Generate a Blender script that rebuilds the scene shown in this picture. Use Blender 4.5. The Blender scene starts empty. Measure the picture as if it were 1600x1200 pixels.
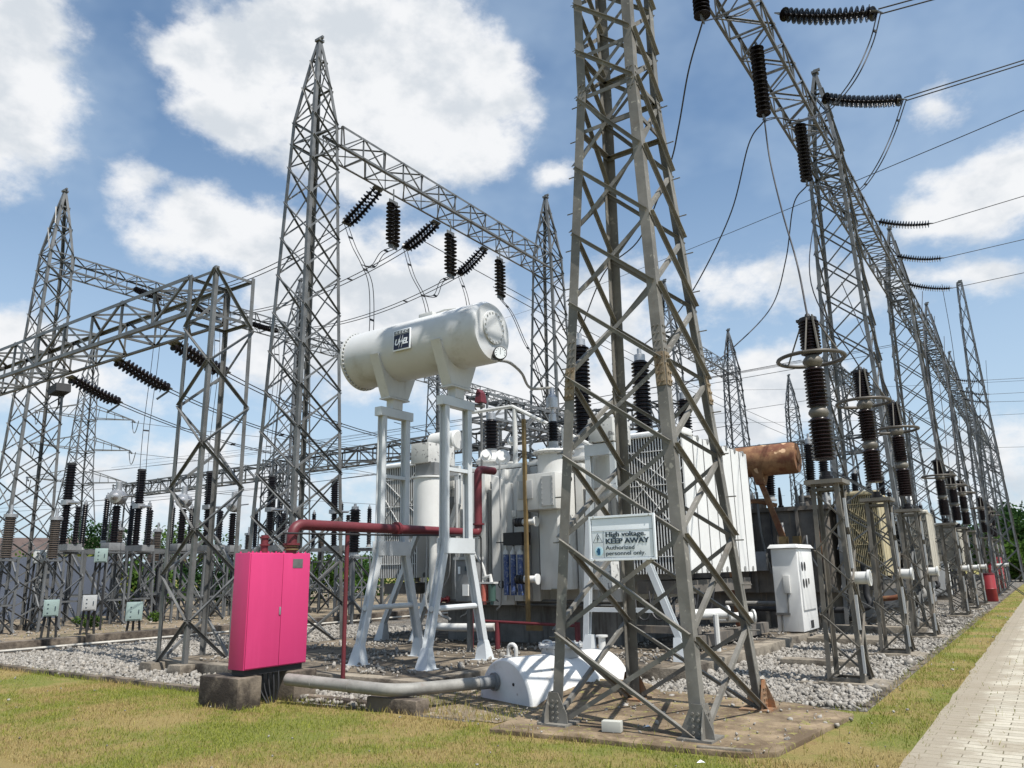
import bpy, bmesh, math, random
import numpy as np
from mathutils import Vector, Matrix, Euler
R_ = math.radians
rng = random.Random(7)
NR = np.random.default_rng(11)
sc = bpy.context.scene
COL = sc.collection

# ------------------------------------------------------------------ camera
PITCH, ROLL, YAW, FPX = 0.2408, -0.01976, 0.59959, 1190.8
def cam_axes():
    cy, sy, cp, sp = math.cos(YAW), math.sin(YAW), math.cos(PITCH), math.sin(PITCH)
    fw = Vector((-sy*cp, cy*cp, sp)); rt = Vector((cy, sy, 0)); up = rt.cross(fw)
    c, s = math.cos(ROLL), math.sin(ROLL)
    return c*rt+s*up, -s*rt+c*up, fw
RT, UP, FW = cam_axes()
EYE = Vector((0, 0, 1.6))
cam = bpy.data.cameras.new('camera'); camo = bpy.data.objects.new('camera', cam); COL.objects.link(camo)
camo.matrix_world = Matrix(((RT.x, UP.x, -FW.x, 0), (RT.y, UP.y, -FW.y, 0), (RT.z, UP.z, -FW.z, 1.6), (0, 0, 0, 1)))
cam.sensor_width = 36.0; cam.lens = 36.0*FPX/1600.0
cam.clip_start = 0.05; cam.clip_end = 4000
sc.camera = camo
# survey helpers: a point of the photograph back to a point of the place, once one of its coordinates is known
def ray(px, py): return RT*((px-800)/FPX)+UP*((600-py)/FPX)+FW
def G(px, py, z=0.0): d = ray(px, py); return EYE+d*((z-EYE.z)/d.z)
def AY(px, py, y): d = ray(px, py); return EYE+d*(y/d.y)
def AX(px, py, x): d = ray(px, py); return EYE+d*(x/d.x)

# ------------------------------------------------------------------ light
SUN_EL, SUN_AZ = R_(60), R_(-15)          # azimuth counted from +X towards +Y
sdir = Vector((math.cos(SUN_EL)*math.cos(SUN_AZ), math.cos(SUN_EL)*math.sin(SUN_AZ), math.sin(SUN_EL)))
sun = bpy.data.lights.new('sun', 'SUN'); sun.energy = 5.0; sun.angle = R_(0.5); sun.color = (1, 0.96, 0.89)
suno = bpy.data.objects.new('sun', sun); COL.objects.link(suno)
suno.rotation_euler = (-sdir).to_track_quat('-Z', 'Y').to_euler(); suno.location = (5, 0, 40)
sc.view_settings.view_transform = 'Standard'; sc.view_settings.look = 'None'
sc.view_settings.exposure = 0.4; sc.view_settings.gamma = 1.0; sc.view_settings.use_curve_mapping = False

class NT:
    """small node-tree writer"""
    def __init__(s, nt): s.nt = nt; nt.nodes.clear()
    def n(s, typ, ins=None, **kw):
        nd = s.nt.nodes.new(typ)
        for k, v in kw.items(): setattr(nd, k, v)
        for k, v in (ins or {}).items():
            if isinstance(v, bpy.types.NodeSocket): s.nt.links.new(v, nd.inputs[k])
            else: nd.inputs[k].default_value = v
        return nd
    def math(s, op, a, b=0.0, c=0.0):
        return s.n('ShaderNodeMath', {0: a, 1: b, 2: c}, operation=op).outputs[0]
    def mix(s, f, a, b, bt='MIX'):
        nd = s.n('ShaderNodeMix', data_type='RGBA', blend_type=bt)
        for i, v in ((0, f), (6, a), (7, b)):
            if isinstance(v, bpy.types.NodeSocket): s.nt.links.new(v, nd.inputs[i])
            else: nd.inputs[i].default_value = v if i == 0 else (tuple(v)+(1,))[:4]
        return nd.outputs[2]
    def noise(s, vec, scale, detail=4, rough=0.6, dist=0.0):
        return s.n('ShaderNodeTexNoise', {'Vector': vec, 'Scale': scale, 'Detail': detail, 'Roughness': rough, 'Distortion': dist}).outputs[0]
    def ramp(s, f, a, b, lo=0.0, hi=1.0):
        nd = s.n('ShaderNodeMapRange', {0: f, 1: a, 2: b, 3: lo, 4: hi}, interpolation_type='SMOOTHSTEP')
        return nd.outputs[0]

w = bpy.data.worlds.new('World'); sc.world = w; w.use_nodes = True
T = NT(w.node_tree)
sky = T.n('ShaderNodeTexSky', sky_type='NISHITA', sun_disc=False, sun_elevation=SUN_EL, sun_rotation=R_(90)-SUN_AZ, altitude=0.0, air_density=1.0, dust_density=1.2, ozone_density=1.6)
gc = T.n('ShaderNodeTexCoord').outputs['Generated']
vd = T.n('ShaderNodeVectorMath', {0: gc}, operation='NORMALIZE').outputs[0]
wob = T.n('ShaderNodeTexNoise', {'Vector': vd, 'Scale': 5.0, 'Detail': 3.0, 'Roughness': 0.5}).outputs[1]
off = T.n('ShaderNodeVectorMath', {0: wob, 1: (0.5, 0.5, 0.5)}, operation='SUBTRACT').outputs[0]
vw = T.n('ShaderNodeVectorMath', {0: off, 1: (0.10, 0.10, 0.10), 2: vd}, operation='MULTIPLY_ADD').outputs[0]
# cumulus: direction of its centre, half width, half height (radians), strength
CLOUDS = [(350, 100, .105, .075, 1), (560, 55, .21, .09, 1.1), (680, 130, .14, .12, 1.15), (560, 200, .19, .10, 1.1), (390, 205, .10, .07, .9), (720, 200, .08, .07, .9),
          (20, 50, .085, .11, 1.1), (-70, 130, .15, .12, 1.1), (45, 150, .06, .06, .75),
          (320, 375, .10, .06, .85), (560, 440, .22, .12, 1.05), (700, 430, .12, .10, 1), (440, 400, .09, .07, .8), (420, 520, .12, .08, .7), (700, 560, .25, .08, .85),
          (20, 560, .10, .07, .8), (120, 600, .10, .06, .5), (1540, 310, .12, .055, 1.05), (1620, 270, .10, .06, 1.0), (1460, 330, .06, .035, .85),
          (1200, 620, .11, .075, 1.05), (1120, 650, .10, .06, .8), (1290, 650, .08, .04, .7), (620, 480, .16, .09, 1.0), (820, 640, .16, .07, .9), (870, 262, .04, .025, .52), (200, 290, .055, .045, .55), (1000, 600, .12, .10, .9), (850, 600, .1, .1, .7),
          (1500, 430, .20, .035, .5), (1200, 440, .16, .05, .42), (930, 500, .12, .10, .55), (1480, 180, .05, .04, .4), (1560, 720, .2, .08, .5), (300, 760, .4, .08, .4)]
field = None
for px, py, a, b, st in CLOUDS:
    d0 = ray(px, py).normalized(); e1 = Vector((d0.y, -d0.x, 0)).normalized(); e2 = e1.cross(d0)
    if e2.z < 0: e2 = -e2
    m = Matrix((e1, e2, e1.cross(e2))).transposed()
    mp = T.n('ShaderNodeMapping', {'Vector': vw, 'Location': d0, 'Rotation': m.to_euler(), 'Scale': (a*.95, b*.95, .6)}, vector_type='TEXTURE')
    ln = T.n('ShaderNodeVectorMath', {0: mp.outputs[0]}, operation='LENGTH').outputs['Value']
    v = T.math('MULTIPLY_ADD', ln, -st, st)
    field = v if field is None else T.math('SMOOTH_MAX', field, v, 0.25)
st_ = T.n('ShaderNodeVectorMath', {0: vd, 1: (1, 1, 1.5)}, operation='MULTIPLY').outputs[0]
fb = T.noise(st_, 6.0, 9, 0.6)
fb2 = T.noise(st_, 17.0, 7, 0.62)
fsum = T.math('ADD', T.math('MULTIPLY_ADD', fb, 1.1, -0.55), T.math('MULTIPLY_ADD', fb2, 0.85, -0.425))
dens = T.math('ADD', field, fsum)
mask = T.ramp(dens, 0.02, 0.46)
sepz = T.n('ShaderNodeSeparateXYZ', {0: vd}).outputs[2]
# thin veil of high haze, denser to the horizon
veil = T.math('MULTIPLY', T.ramp(T.noise(st_, 2.6, 5, 0.6), .34, .72), 0.44)
low = T.ramp(sepz, 0.60, 0.0, 0.0, 0.78)
veil = T.math('MAXIMUM', veil, low)
stl = T.n('ShaderNodeVectorMath', {0: st_, 1: tuple(sdir*.045)}, operation='ADD').outputs[0]
bil = T.math('SUBTRACT', T.noise(st_, 7.0, 6, .55), T.noise(stl, 7.0, 6, .55))     # sunlit against shaded billows
deep = T.ramp(dens, .25, 1.1, 0.0, .38)
shade = T.ramp(T.math('SUBTRACT', T.math('MULTIPLY_ADD', bil, 3.2, .66), deep), .1, .8)
ccol = T.mix(shade, (4.9, 5.25, 5.65), (6.6, 6.7, 6.85))
vcol = T.mix(0.0, (4.1, 5.1, 6.2), (1, 1, 1))
tint = T.mix(1.0, sky.outputs[0], (1.08, 1.19, 1.18), 'MULTIPLY')
c1 = T.mix(veil, tint, vcol)
c2 = T.mix(mask, c1, ccol)
bg = T.n('ShaderNodeBackground', {'Color': c2, 'Strength': 0.105})
T.n('ShaderNodeOutputWorld', {'Surface': bg.outputs[0]})

# ------------------------------------------------------------------ materials
def mat(name, col, rough=.6, metal=0.0, var=.18, vs=3.0, stain=None, ss=1.5, st=(.55, .75), bump=0.0, bs=40.0, streak=False, spec=.4, fleck=None):
    m = bpy.data.materials.new(name); m.use_nodes = True; t = NT(m.node_tree)
    pos = t.n('ShaderNodeNewGeometry').outputs['Position']
    if streak: pos2 = t.n('ShaderNodeVectorMath', {0: pos, 1: (5.0, 5.0, .5)}, operation='MULTIPLY').outputs[0]
    else: pos2 = pos
    n1 = t.noise(pos, vs, 6, .65)
    k = t.ramp(n1, .3, .7, 1-var, 1+var)
    c = t.mix(1.0, col, (1, 1, 1), 'MULTIPLY')
    cm = t.n('ShaderNodeVectorMath', {0: c, 3: k}, operation='SCALE').outputs[0]
    if stain:
        f = t.ramp(t.noise(pos2, ss, 7, .7), st[0], st[1])
        cm = t.mix(f, cm, stain)
    if fleck:
        f = t.ramp(t.noise(pos, fleck[1], 2, .5), fleck[2], fleck[2]+.06)
        cm = t.mix(f, cm, fleck[0])
    ins = {'Base Color': cm, 'Roughness': rough, 'Metallic': metal, 'Specular IOR Level': spec}
    if bump:
        nb = t.noise(pos, bs, 5, .65)
        ins['Normal'] = t.n('ShaderNodeBump', {'Strength': bump, 'Distance': .02, 'Height': nb}).outputs[0]
    b = t.n('ShaderNodeBsdfPrincipled', ins)
    t.n('ShaderNodeOutputMaterial', {'Surface': b.outputs[0]})
    return m
M = {}
M['steel'] = mat('galvanised steel', (.150, .150, .147), .45, .4, .28, 2.5, (.085, .07, .055), 3.0, (.56, .8), bump=.05)
M['steel_near'] = mat('weathered steel', (.158, .149, .132), .58, .05, .25, 2.2, (.115, .082, .054), 2.6, (.55, .82), bump=.08, fleck=((.26, .245, .21), 14, .64))
M['steel_far'] = mat('far steel', (.135, .14, .145), .5, .35, .2, 1.0)
M['steel_rust'] = mat('rust stained steel', (.20, .13, .08), .8, .1, .35, 6, (.28, .12, .05), 5, (.45, .65), bump=.2)
M['steel_brown'] = mat('brown galvanised steel', (.145, .132, .112), .55, .25, .22, 3, (.15, .11, .08), 3, (.55, .8))
M['bolt'] = mat('bolt', (.30, .26, .2), .5, .5)
M['splice'] = mat('splice plate', (.21, .165, .11), .7, .1, .3, 8, (.12, .07, .035), 9, (.5, .7))
M['white'] = mat('white paint', (.53, .53, .515), .42, 0, .07, 1.2, (.28, .26, .22), 1.6, (.52, .85), streak=True, fleck=((.22, .2, .17), 9, .74))
M['white_bright'] = mat('bright white paint', (.66, .66, .65), .45, 0, .05, 1.4, (.38, .36, .32), 1.3, (.58, .9), streak=True)
M['white_tank'] = mat('tank white paint', (.50, .505, .505), .4, 0, .06, .9, (.30, .28, .24), 1.2, (.50, .82), fleck=((.16, .12, .09), 5.5, .77))
M['grey_paint'] = mat('pale grey paint', (.36, .365, .365), .45, 0, .1, 2, (.2, .185, .16), 1.8, (.58, .9), streak=True)
M['frame_white'] = mat('pale blue white paint', (.52, .545, .56), .42, 0, .08, 2, (.30, .30, .28), 2.5, (.6, .85), fleck=((.25, .22, .18), 16, .74))
M['box_grey'] = mat('mid grey enamel', (.17, .175, .18), .45, 0, .15, 4)
M['fin_shade'] = mat('shade grey radiator fins', (.20, .20, .195), .6, 0, .1, 3)  # grey stands in for the shade between the white radiator plates
M['mottled'] = mat('flaked white paint', (.50, .50, .485), .6, 0, .1, 3, None, fleck=((.20, .2, .2), 11, .58))
M['pink'] = mat('pink paint', (.52, .040, .150), .42, 0, .04, .8, (.58, .055, .185), .9, (.45, .8), streak=True)
M['red'] = mat('dull red paint', (.115, .020, .026), .5, 0, .18, 3, (.085, .022, .022), 2, (.55, .8))
M['red_bright'] = mat('red paint', (.24, .022, .026), .45, 0, .1)
M['porcelain'] = mat('brown porcelain', (.012, .006, .0055), .25, 0, .1, 3, spec=.4)
M['ring'] = mat('dull brown ring', (.075, .066, .055), .5, .2, .2, 4)
M['porcelain_black'] = mat('black porcelain', (.008, .006, .007), .3, 0, .1, 3, spec=.3)
M['porcelain_grey'] = mat('grey brown porcelain', (.085, .07, .06), .3, 0, .1, 3, spec=.4)
M['cable'] = mat('black conductor', (.035, .035, .038), .55, .3)
M['dark'] = mat('dark iron', (.03, .03, .032), .6, .2)
M['silver'] = mat('aluminium', (.42, .42, .43), .42, .7, .1)
M['rust'] = mat('rusted paint', (.20, .105, .05), .8, 0, .35, 2.5, (.12, .04, .02), 2.6, (.42, .64), bump=.25, fleck=((.5, .33, .2), 4, .64))
M['brown_tank'] = mat('dirty brown paint', (.12, .108, .095), .7, 0, .3, 2, (.21, .165, .12), 1.6, (.52, .75), streak=True)
M['ochre'] = mat('ochre paint', (.15, .105, .045), .65, 0, .25, 4)
M['yellow_rad'] = mat('cream paint', (.40, .34, .21), .6, 0, .1)
M['beige_rad'] = mat('pale beige paint', (.42, .39, .33), .6, 0, .1)
M['green_box'] = mat('pale green enamel', (.24, .31, .295), .5, 0, .08, 2, (.25, .2, .15), 3, (.65, .85), streak=True)
M['concrete'] = mat('stained concrete', (.22, .19, .15), .9, 0, .3, 2.0, (.045, .036, .028), 1.5, (.42, .66), bump=.5, bs=25)
M['concrete_dark'] = mat('blackened concrete', (.16, .13, .10), .9, 0, .3, 2.0, (.035, .027, .022), 1.8, (.40, .62), bump=.5, bs=25)
M['yard_earth'] = mat('trodden yard earth', (.20, .155, .105), .95, 0, .3, 2, (.10, .085, .05), .8, (.45, .65), bump=.6, bs=25, fleck=((.34, .31, .26), 10, .62))
M['slab_dirt'] = mat('slab dirt', (.155, .125, .09), .95, 0, .3, 3, (.06, .05, .04), 2.0, (.42, .62), bump=.5, bs=30)
M['concrete_pale'] = mat('pale concrete', (.42, .40, .36), .9, 0, .2, 2.0, (.25, .21, .16), 1.2, (.5, .75), bump=.3)
M['block'] = mat('grey block', (.42, .42, .38), .9, 0, .1)
M['skid_grey'] = mat('grimy grey paint', (.17, .165, .155), .6, 0, .25, 2, (.06, .05, .042), 1.6, (.46, .7), streak=True)
M['white_dome'] = mat('chalky white paint', (.60, .60, .59), .6, 0, .08, 2, (.33, .28, .21), 1.5, (.50, .74), fleck=((.16, .12, .08), 6, .73))
M['pipe_grey'] = mat('grey pipe', (.22, .212, .195), .6, 0, .2, 4, (.16, .12, .10), 6, (.55, .8), bump=.1)
M['sign_white'] = mat('sign white', (.78, .81, .84), .35, 0, .03)
M['ink'] = mat('sign ink', (.03, .05, .07), .5, 0, 0)
M['ink_blue'] = mat('sign blue', (.02, .10, .20), .5, 0, 0)
M['ink_pale'] = mat('sign pale blue', (.50, .72, .80), .5, 0, 0)
M['badge'] = mat('badge navy', (.012, .014, .03), .4, 0, 0)
M['blue_gel'] = mat('blue gel', (.045, .075, .20), .25, 0, .3, 18, (.4, .45, .5), 20, (.5, .7))
M['jar_red'] = mat('salmon oil', (.45, .13, .10), .2, 0, .1)
M['jar_green'] = mat('dark green oil', (.045, .085, .075), .2, 0, .1)
M['bark'] = mat('bark', (.12, .09, .06), .9, 0, .3, 6)
M['roof'] = mat('brown roof', (.085, .06, .052), .85, 0, .2, 1.5)
M['wall_far'] = mat('far wall', (.45, .47, .47), .8, 0, .1, .5)
M['wall_blue'] = mat('slate blue wall', (.085, .10, .135), .8, 0, .1, .5)
M['glass'] = mat('window glass', (.04, .05, .06), .1, 0, 0)

def leafmat(name, c1, c2):
    m = bpy.data.materials.new(name); m.use_nodes = True; t = NT(m.node_tree)
    pos = t.n('ShaderNodeNewGeometry').outputs['Position']
    f = t.ramp(t.noise(pos, 1.3, 4, .6), .35, .65)
    c = t.mix(f, c1, c2)
    c = t.mix(t.ramp(t.noise(pos, 9.0, 2, .5), .4, .7, 0, .5), c, (c2[0]*1.5, c2[1]*1.4, c2[2]))
    d = t.n('ShaderNodeBsdfDiffuse', {'Color': c}); tr = t.n('ShaderNodeBsdfTranslucent', {'Color': c})
    mx = t.n('ShaderNodeMixShader', {0: .3, 1: d.outputs[0], 2: tr.outputs[0]})
    t.n('ShaderNodeOutputMaterial', {'Surface': mx.outputs[0]}); return m
M['leaf'] = leafmat('green leaves', (.035, .075, .02), (.075, .13, .03))
M['leaf_dark'] = leafmat('dark green leaves', (.018, .045, .018), (.04, .085, .028))
M['leaf_olive'] = leafmat('olive leaves', (.08, .10, .02), (.15, .15, .035))

def ground_mat():
    m = bpy.data.materials.new('dry grass ground'); m.use_nodes = True; t = NT(m.node_tree)
    pos = t.n('ShaderNodeNewGeometry').outputs['Position']
    flat = t.n('ShaderNodeVectorMath', {0: pos, 1: (1, 1, 0)}, operation='MULTIPLY').outputs[0]
    c = t.mix(t.ramp(t.noise(flat, .6, 6, .65), .43, .57), (.25, .19, .08), (.125, .155, .032))
    c = t.mix(t.ramp(t.noise(flat, 1.7, 6, .7), .56, .72), c, (.215, .135, .072))
    c = t.mix(t.ramp(t.noise(flat, 30, 4, .7), .35, .75, 0, .65), c, (.30, .245, .10))
    c = t.mix(t.ramp(t.noise(flat, 55, 3, .7), .55, .75, 0, .7), c, (.07, .07, .02))
    nb = t.noise(flat, 60, 5, .7)
    b = t.n('ShaderNodeBsdfPrincipled', {'Base Color': c, 'Roughness': .95, 'Specular IOR Level': .1,
            'Normal': t.n('ShaderNodeBump', {'Strength': .8, 'Distance': .03, 'Height': nb}).outputs[0]})
    t.n('ShaderNodeOutputMaterial', {'Surface': b.outputs[0]}); return m
M['grass_ground'] = ground_mat()
def blade_mat():
    m = bpy.data.materials.new('grass blades'); m.use_nodes = True; t = NT(m.node_tree)
    pos = t.n('ShaderNodeNewGeometry').outputs['Position']
    flat = t.n('ShaderNodeVectorMath', {0: pos, 1: (1, 1, 0)}, operation='MULTIPLY').outputs[0]
    g = t.mix(t.ramp(t.noise(flat, 70, 2, .5), .35, .65), (.13, .165, .025), (.33, .34, .07))
    dry = t.mix(t.ramp(t.noise(flat, 80, 2, .5), .35, .65), (.47, .38, .175), (.29, .20, .085))
    f = t.math('ADD', t.noise(flat, .6, 6, .65), t.math('MULTIPLY_ADD', t.noise(flat, 22, 2, .5), .5, -.25))
    c = t.mix(t.ramp(f, .40, .54), dry, g)
    d = t.n('ShaderNodeBsdfDiffuse', {'Color': c}); tr = t.n('ShaderNodeBsdfTranslucent', {'Color': c})
    mx = t.n('ShaderNodeMixShader', {0: .35, 1: d.outputs[0], 2: tr.outputs[0]})
    t.n('ShaderNodeOutputMaterial', {'Surface': mx.outputs[0]}); return m
M['blade'] = blade_mat()
def gravel_mat(name, stone, fac=1.0):
    m = bpy.data.materials.new(name); m.use_nodes = True; t = NT(m.node_tree)
    pos = t.n('ShaderNodeNewGeometry').outputs['Position']
    v = t.n('ShaderNodeTexVoronoi', {'Vector': pos, 'Scale': 17.0, 'Randomness': 1.0})
    cr = t.n('ShaderNodeSeparateColor', {0: v.outputs['Color']}).outputs[0]
    c = t.mix(cr, (.15*fac, .137*fac, .12*fac), (.345*fac, .325*fac, .295*fac))
    if not stone:
        c = t.mix(t.ramp(v.outputs['Distance'], .25, .55, 0, .85), c, (.07, .062, .052))
        c = t.mix(t.ramp(t.noise(pos, .45, 5, .6), .5, .75, 0, .75), c, (.20, .15, .10))
    else:
        c = t.mix(t.ramp(t.noise(pos, 9, 3, .6), .5, .8, 0, .6), c, (.34, .29, .23))
    nb = t.math('MULTIPLY', v.outputs['Distance'], -1.0) if not stone else t.noise(pos, 60, 4, .6)
    b = t.n('ShaderNodeBsdfPrincipled', {'Base Color': c, 'Roughness': .9, 'Specular IOR Level': .2,
            'Normal': t.n('ShaderNodeBump', {'Strength': .9 if not stone else .3, 'Distance': .04, 'Height': nb}).outputs[0]})
    t.n('ShaderNodeOutputMaterial', {'Surface': b.outputs[0]}); return m
M['gravel_bed'] = gravel_mat('gravel bed', False); M['stone'] = gravel_mat('crushed stone', True)
def paver_mat():
    m = bpy.data.materials.new('paving blocks'); m.use_nodes = True; t = NT(m.node_tree)
    pos = t.n('ShaderNodeNewGeometry').outputs['Position']
    wv = t.n('ShaderNodeTexNoise', {'Vector': pos, 'Scale': 3.0, 'Detail': 2.0}).outputs[1]
    pv = t.n('ShaderNodeVectorMath', {0: wv, 1: (.03, .03, 0), 2: pos}, operation='MULTIPLY_ADD').outputs[0]
    br = t.n('ShaderNodeTexBrick', {'Vector': pv, 'Color1': (.345, .315, .255, 1), 'Color2': (.45, .415, .34, 1), 'Mortar': (.12, .105, .075, 1), 'Scale': 3.5,
             'Mortar Size': .02, 'Mortar Smooth': .2, 'Bias': 0.0, 'Brick Width': 1.0, 'Row Height': .5})
    c = t.mix(t.ramp(t.noise(pos, 1.1, 6, .7), .44, .68, 0, .7), br.outputs[0], (.25, .21, .155))
    sx = t.n('ShaderNodeSeparateXYZ', {0: pos}).outputs[0]
    dirt = t.ramp(t.math('ADD', sx, t.math('MULTIPLY_ADD', t.noise(pos, 1.6, 6, .7), 1.2, -.6)), -.70, -.98)
    c = t.mix(t.math('MULTIPLY', dirt, .8), c, (.25, .215, .165))
    weeds = t.math('MULTIPLY', t.ramp(t.noise(pos, 2.6, 6, .75), .50, .64), t.ramp(br.outputs[1], .0, .5))
    c = t.mix(weeds, c, (.10, .10, .03))
    c = t.mix(t.ramp(t.noise(pos, 30, 4, .7), .5, .8, 0, .35), c, (.25, .21, .15))
    b = t.n('ShaderNodeBsdfPrincipled', {'Base Color': c, 'Roughness': .9, 'Specular IOR Level': .2,
            'Normal': t.n('ShaderNodeBump', {'Strength': .5, 'Distance': .01, 'Height': t.math('SUBTRACT', t.noise(pos, 40, 4, .6), br.outputs[1])}).outputs[0]})
    t.n('ShaderNodeOutputMaterial', {'Surface': b.outputs[0]}); return m
M['paver'] = paver_mat()
M['kerb'] = mat('path kerb concrete', (.44, .41, .35), .9, 0, .15, 2, (.26, .22, .15), 1.3, (.5, .75), bump=.25)
M['earth'] = mat('sandy earth', (.22, .165, .105), .95, 0, .35, 2.5, (.10, .07, .042), 1.7, (.40, .60), bump=.5, bs=30, fleck=((.20, .18, .06), 12, .62))
# ------------------------------------------------------------------ mesh helpers
ORI = {}
def V(*a): return Vector(a)
def perp(d):
    d = d.normalized()
    a = Vector((0, 0, 1)) if abs(d.z) < .95 else Vector((1, 0, 0))
    x = a.cross(d).normalized(); return x, d.cross(x)
class MB:
    def __init__(s): s.v = []; s.f = []
    def add(s, vs, fs):
        b = len(s.v); s.v += [tuple(p) for p in vs]; s.f += [tuple(b+i for i in f) for f in fs]; return s
    def hexa(s, p):
        return s.add(p, [(0, 3, 2, 1), (4, 5, 6, 7), (0, 1, 5, 4), (1, 2, 6, 5), (2, 3, 7, 6), (3, 0, 4, 7)])
    def box(s, x0, x1, y0, y1, z0, z1, top=0.0):
        t = top
        return s.hexa([(x0, y0, z0), (x1, y0, z0), (x1, y1, z0), (x0, y1, z0), (x0+t, y0+t, z1), (x1-t, y0+t, z1), (x1-t, y1-t, z1), (x0+t, y1-t, z1)])
    def obox(s, c, ex, ey, ez):
        c = Vector(c); q = []
        for k in (-1, 1):
            for a, b in ((-1, -1), (1, -1), (1, 1), (-1, 1)): q.append(c+a*ex+b*ey+k*ez)
        return s.hexa(q)
    def bar(s, p, q, w, h, side=None):
        p, q = Vector(p), Vector(q); d = (q-p)
        x, y = perp(d)
        if side is not None:
            y = Vector(side); y = (y-d.normalized()*y.dot(d.normalized())).normalized(); x = y.cross(d.normalized())
        return s.obox((p+q)/2, x*w/2, y*h/2, d/2)
    def L(s, p, q, a, b, w, t):
        """steel angle from p to q, flanges of width w along a and b, thickness t"""
        p, q = Vector(p), Vector(q); d = (q-p).normalized()
        a = Vector(a); a = (a-d*a.dot(d)).normalized()
        b = Vector(b); b = b-d*b.dot(d); b = (b-a*b.dot(a)).normalized()
        prof = [V(0, 0, 0), a*w, a*w+b*t, a*t+b*t, a*t+b*w, b*w]
        vs = [p+o for o in prof]+[q+o for o in prof]
        fs = [(i, (i+1) % 6, 6+(i+1) % 6, 6+i) for i in range(6)]+[(5, 4, 3, 0), (3, 2, 1, 0), (6, 9, 10, 11), (6, 7, 8, 9)]
        return s.add(vs, fs)
    def tube(s, pts, r, n=8, caps=True):
        pts = [Vector(p) for p in pts]; rs = r if isinstance(r, (list, tuple)) else [r]*len(pts)
        x = None; vs = []; N = len(pts)
        for i, p in enumerate(pts):
            d = (pts[min(i+1, N-1)]-pts[max(i-1, 0)]).normalized()
            if x is None: x, y = perp(d)
            else:
                x = (x-d*x.dot(d)).normalized(); y = d.cross(x)
            for k in range(n):
                a = 2*math.pi*k/n; vs.append(p+(x*math.cos(a)+y*math.sin(a))*rs[i])
        fs = [(i*n+k, i*n+(k+1) % n, (i+1)*n+(k+1) % n, (i+1)*n+k) for i in range(N-1) for k in range(n)]
        if caps: fs += [tuple(range(n-1, -1, -1)), tuple((N-1)*n+k for k in range(n))]
        return s.add(vs, fs)
    def lathe(s, prof, o=(0, 0, 0), ax=(0, 0, 1), n=16):
        o = Vector(o); ax = Vector(ax).normalized(); x, y = perp(ax); vs = []
        for r, z in prof:
            for k in range(n):
                a = 2*math.pi*k/n; vs.append(o+ax*z+(x*math.cos(a)+y*math.sin(a))*r)
        N = len(prof)
        fs = [(i*n+k, i*n+(k+1) % n, (i+1)*n+(k+1) % n, (i+1)*n+k) for i in range(N-1) for k in range(n)]
        fs += [tuple(range(n-1, -1, -1)), tuple((N-1)*n+k for k in range(n))]
        return s.add(vs, fs)
    def torus(s, c, R, r, n=32, k=8, ax=(0, 0, 1)):
        x, y = perp(Vector(ax)); c = Vector(c)
        pts = [c+(x*math.cos(2*math.pi*i/n)+y*math.sin(2*math.pi*i/n))*R for i in range(n+1)]
        return s.tube(pts, r, k, False)
    def prism(s, poly, e):
        e = Vector(e); p = [Vector(q) for q in poly]; n = len(p)
        return s.add(p+[q+e for q in p], [tuple(range(n-1, -1, -1)), tuple(range(n, 2*n))]+[(i, (i+1) % n, n+(i+1) % n, n+i) for i in range(n)])
    def build(s, name, m, parent=None, smooth=None, bevel=0.0):
        me = bpy.data.meshes.new(name)
        o_ = ORI.get(parent.name, V(0, 0, 0)) if parent else V(0, 0, 0)
        me.from_pydata([(p[0]-o_[0], p[1]-o_[1], p[2]-o_[2]) for p in s.v], [], s.f)
        bm = bmesh.new(); bm.from_mesh(me)
        if bevel: bmesh.ops.bevel(bm, geom=[e for e in bm.edges], offset=bevel, segments=2, profile=.6, affect='EDGES', clamp_overlap=True)
        bmesh.ops.recalc_face_normals(bm, faces=bm.faces); bm.to_mesh(me); bm.free()
        me.materials.append(M[m])
        if smooth or bevel:
            me.polygons.foreach_set('use_smooth', [True]*len(me.polygons)); me.set_sharp_from_angle(angle=R_(smooth or 40))
        o = bpy.data.objects.new(name, me); COL.objects.link(o)
        if parent: o.parent = parent; ORI[o.name] = o_
        return o
def tag(o, label=None, cat=None, group=None, kind=None):
    if label: o['label'] = label
    if cat: o['category'] = cat
    if group: o['group'] = group
    if kind: o['kind'] = kind
    return o
def thing(name, label, cat, loc, group=None):
    o = bpy.data.objects.new(name, None); COL.objects.link(o); o.location = loc; o.empty_display_size = .2
    ORI[o.name] = Vector(loc); return tag(o, label, cat, group)
def kids(o): return [c for c in o.children]
def dup(o, loc, label, rotz=None):
    r = o.copy(); COL.objects.link(r); r.location = loc; r['label'] = label
    if rotz is not None: r.rotation_euler = (0, 0, rotz)
    for c in kids(o):
        d = c.copy(); COL.objects.link(d); d.parent = r
        for g in kids(c):
            h = g.copy(); COL.objects.link(h); h.parent = d
    return r
def lerp(a, b, t): return a+(b-a)*t
def single(name, mb, m, label, cat, group=None, **k):
    """one-mesh thing with its origin at its own base"""
    xs = np.array(mb.v); o_ = V((xs[:, 0].min()+xs[:, 0].max())/2, (xs[:, 1].min()+xs[:, 1].max())/2, xs[:, 2].min())
    mb.v = [(p[0]-o_[0], p[1]-o_[1], p[2]-o_[2]) for p in mb.v]
    o = mb.build(name, m, **k); o.location = o_; return tag(o, label, cat, group)

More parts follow.
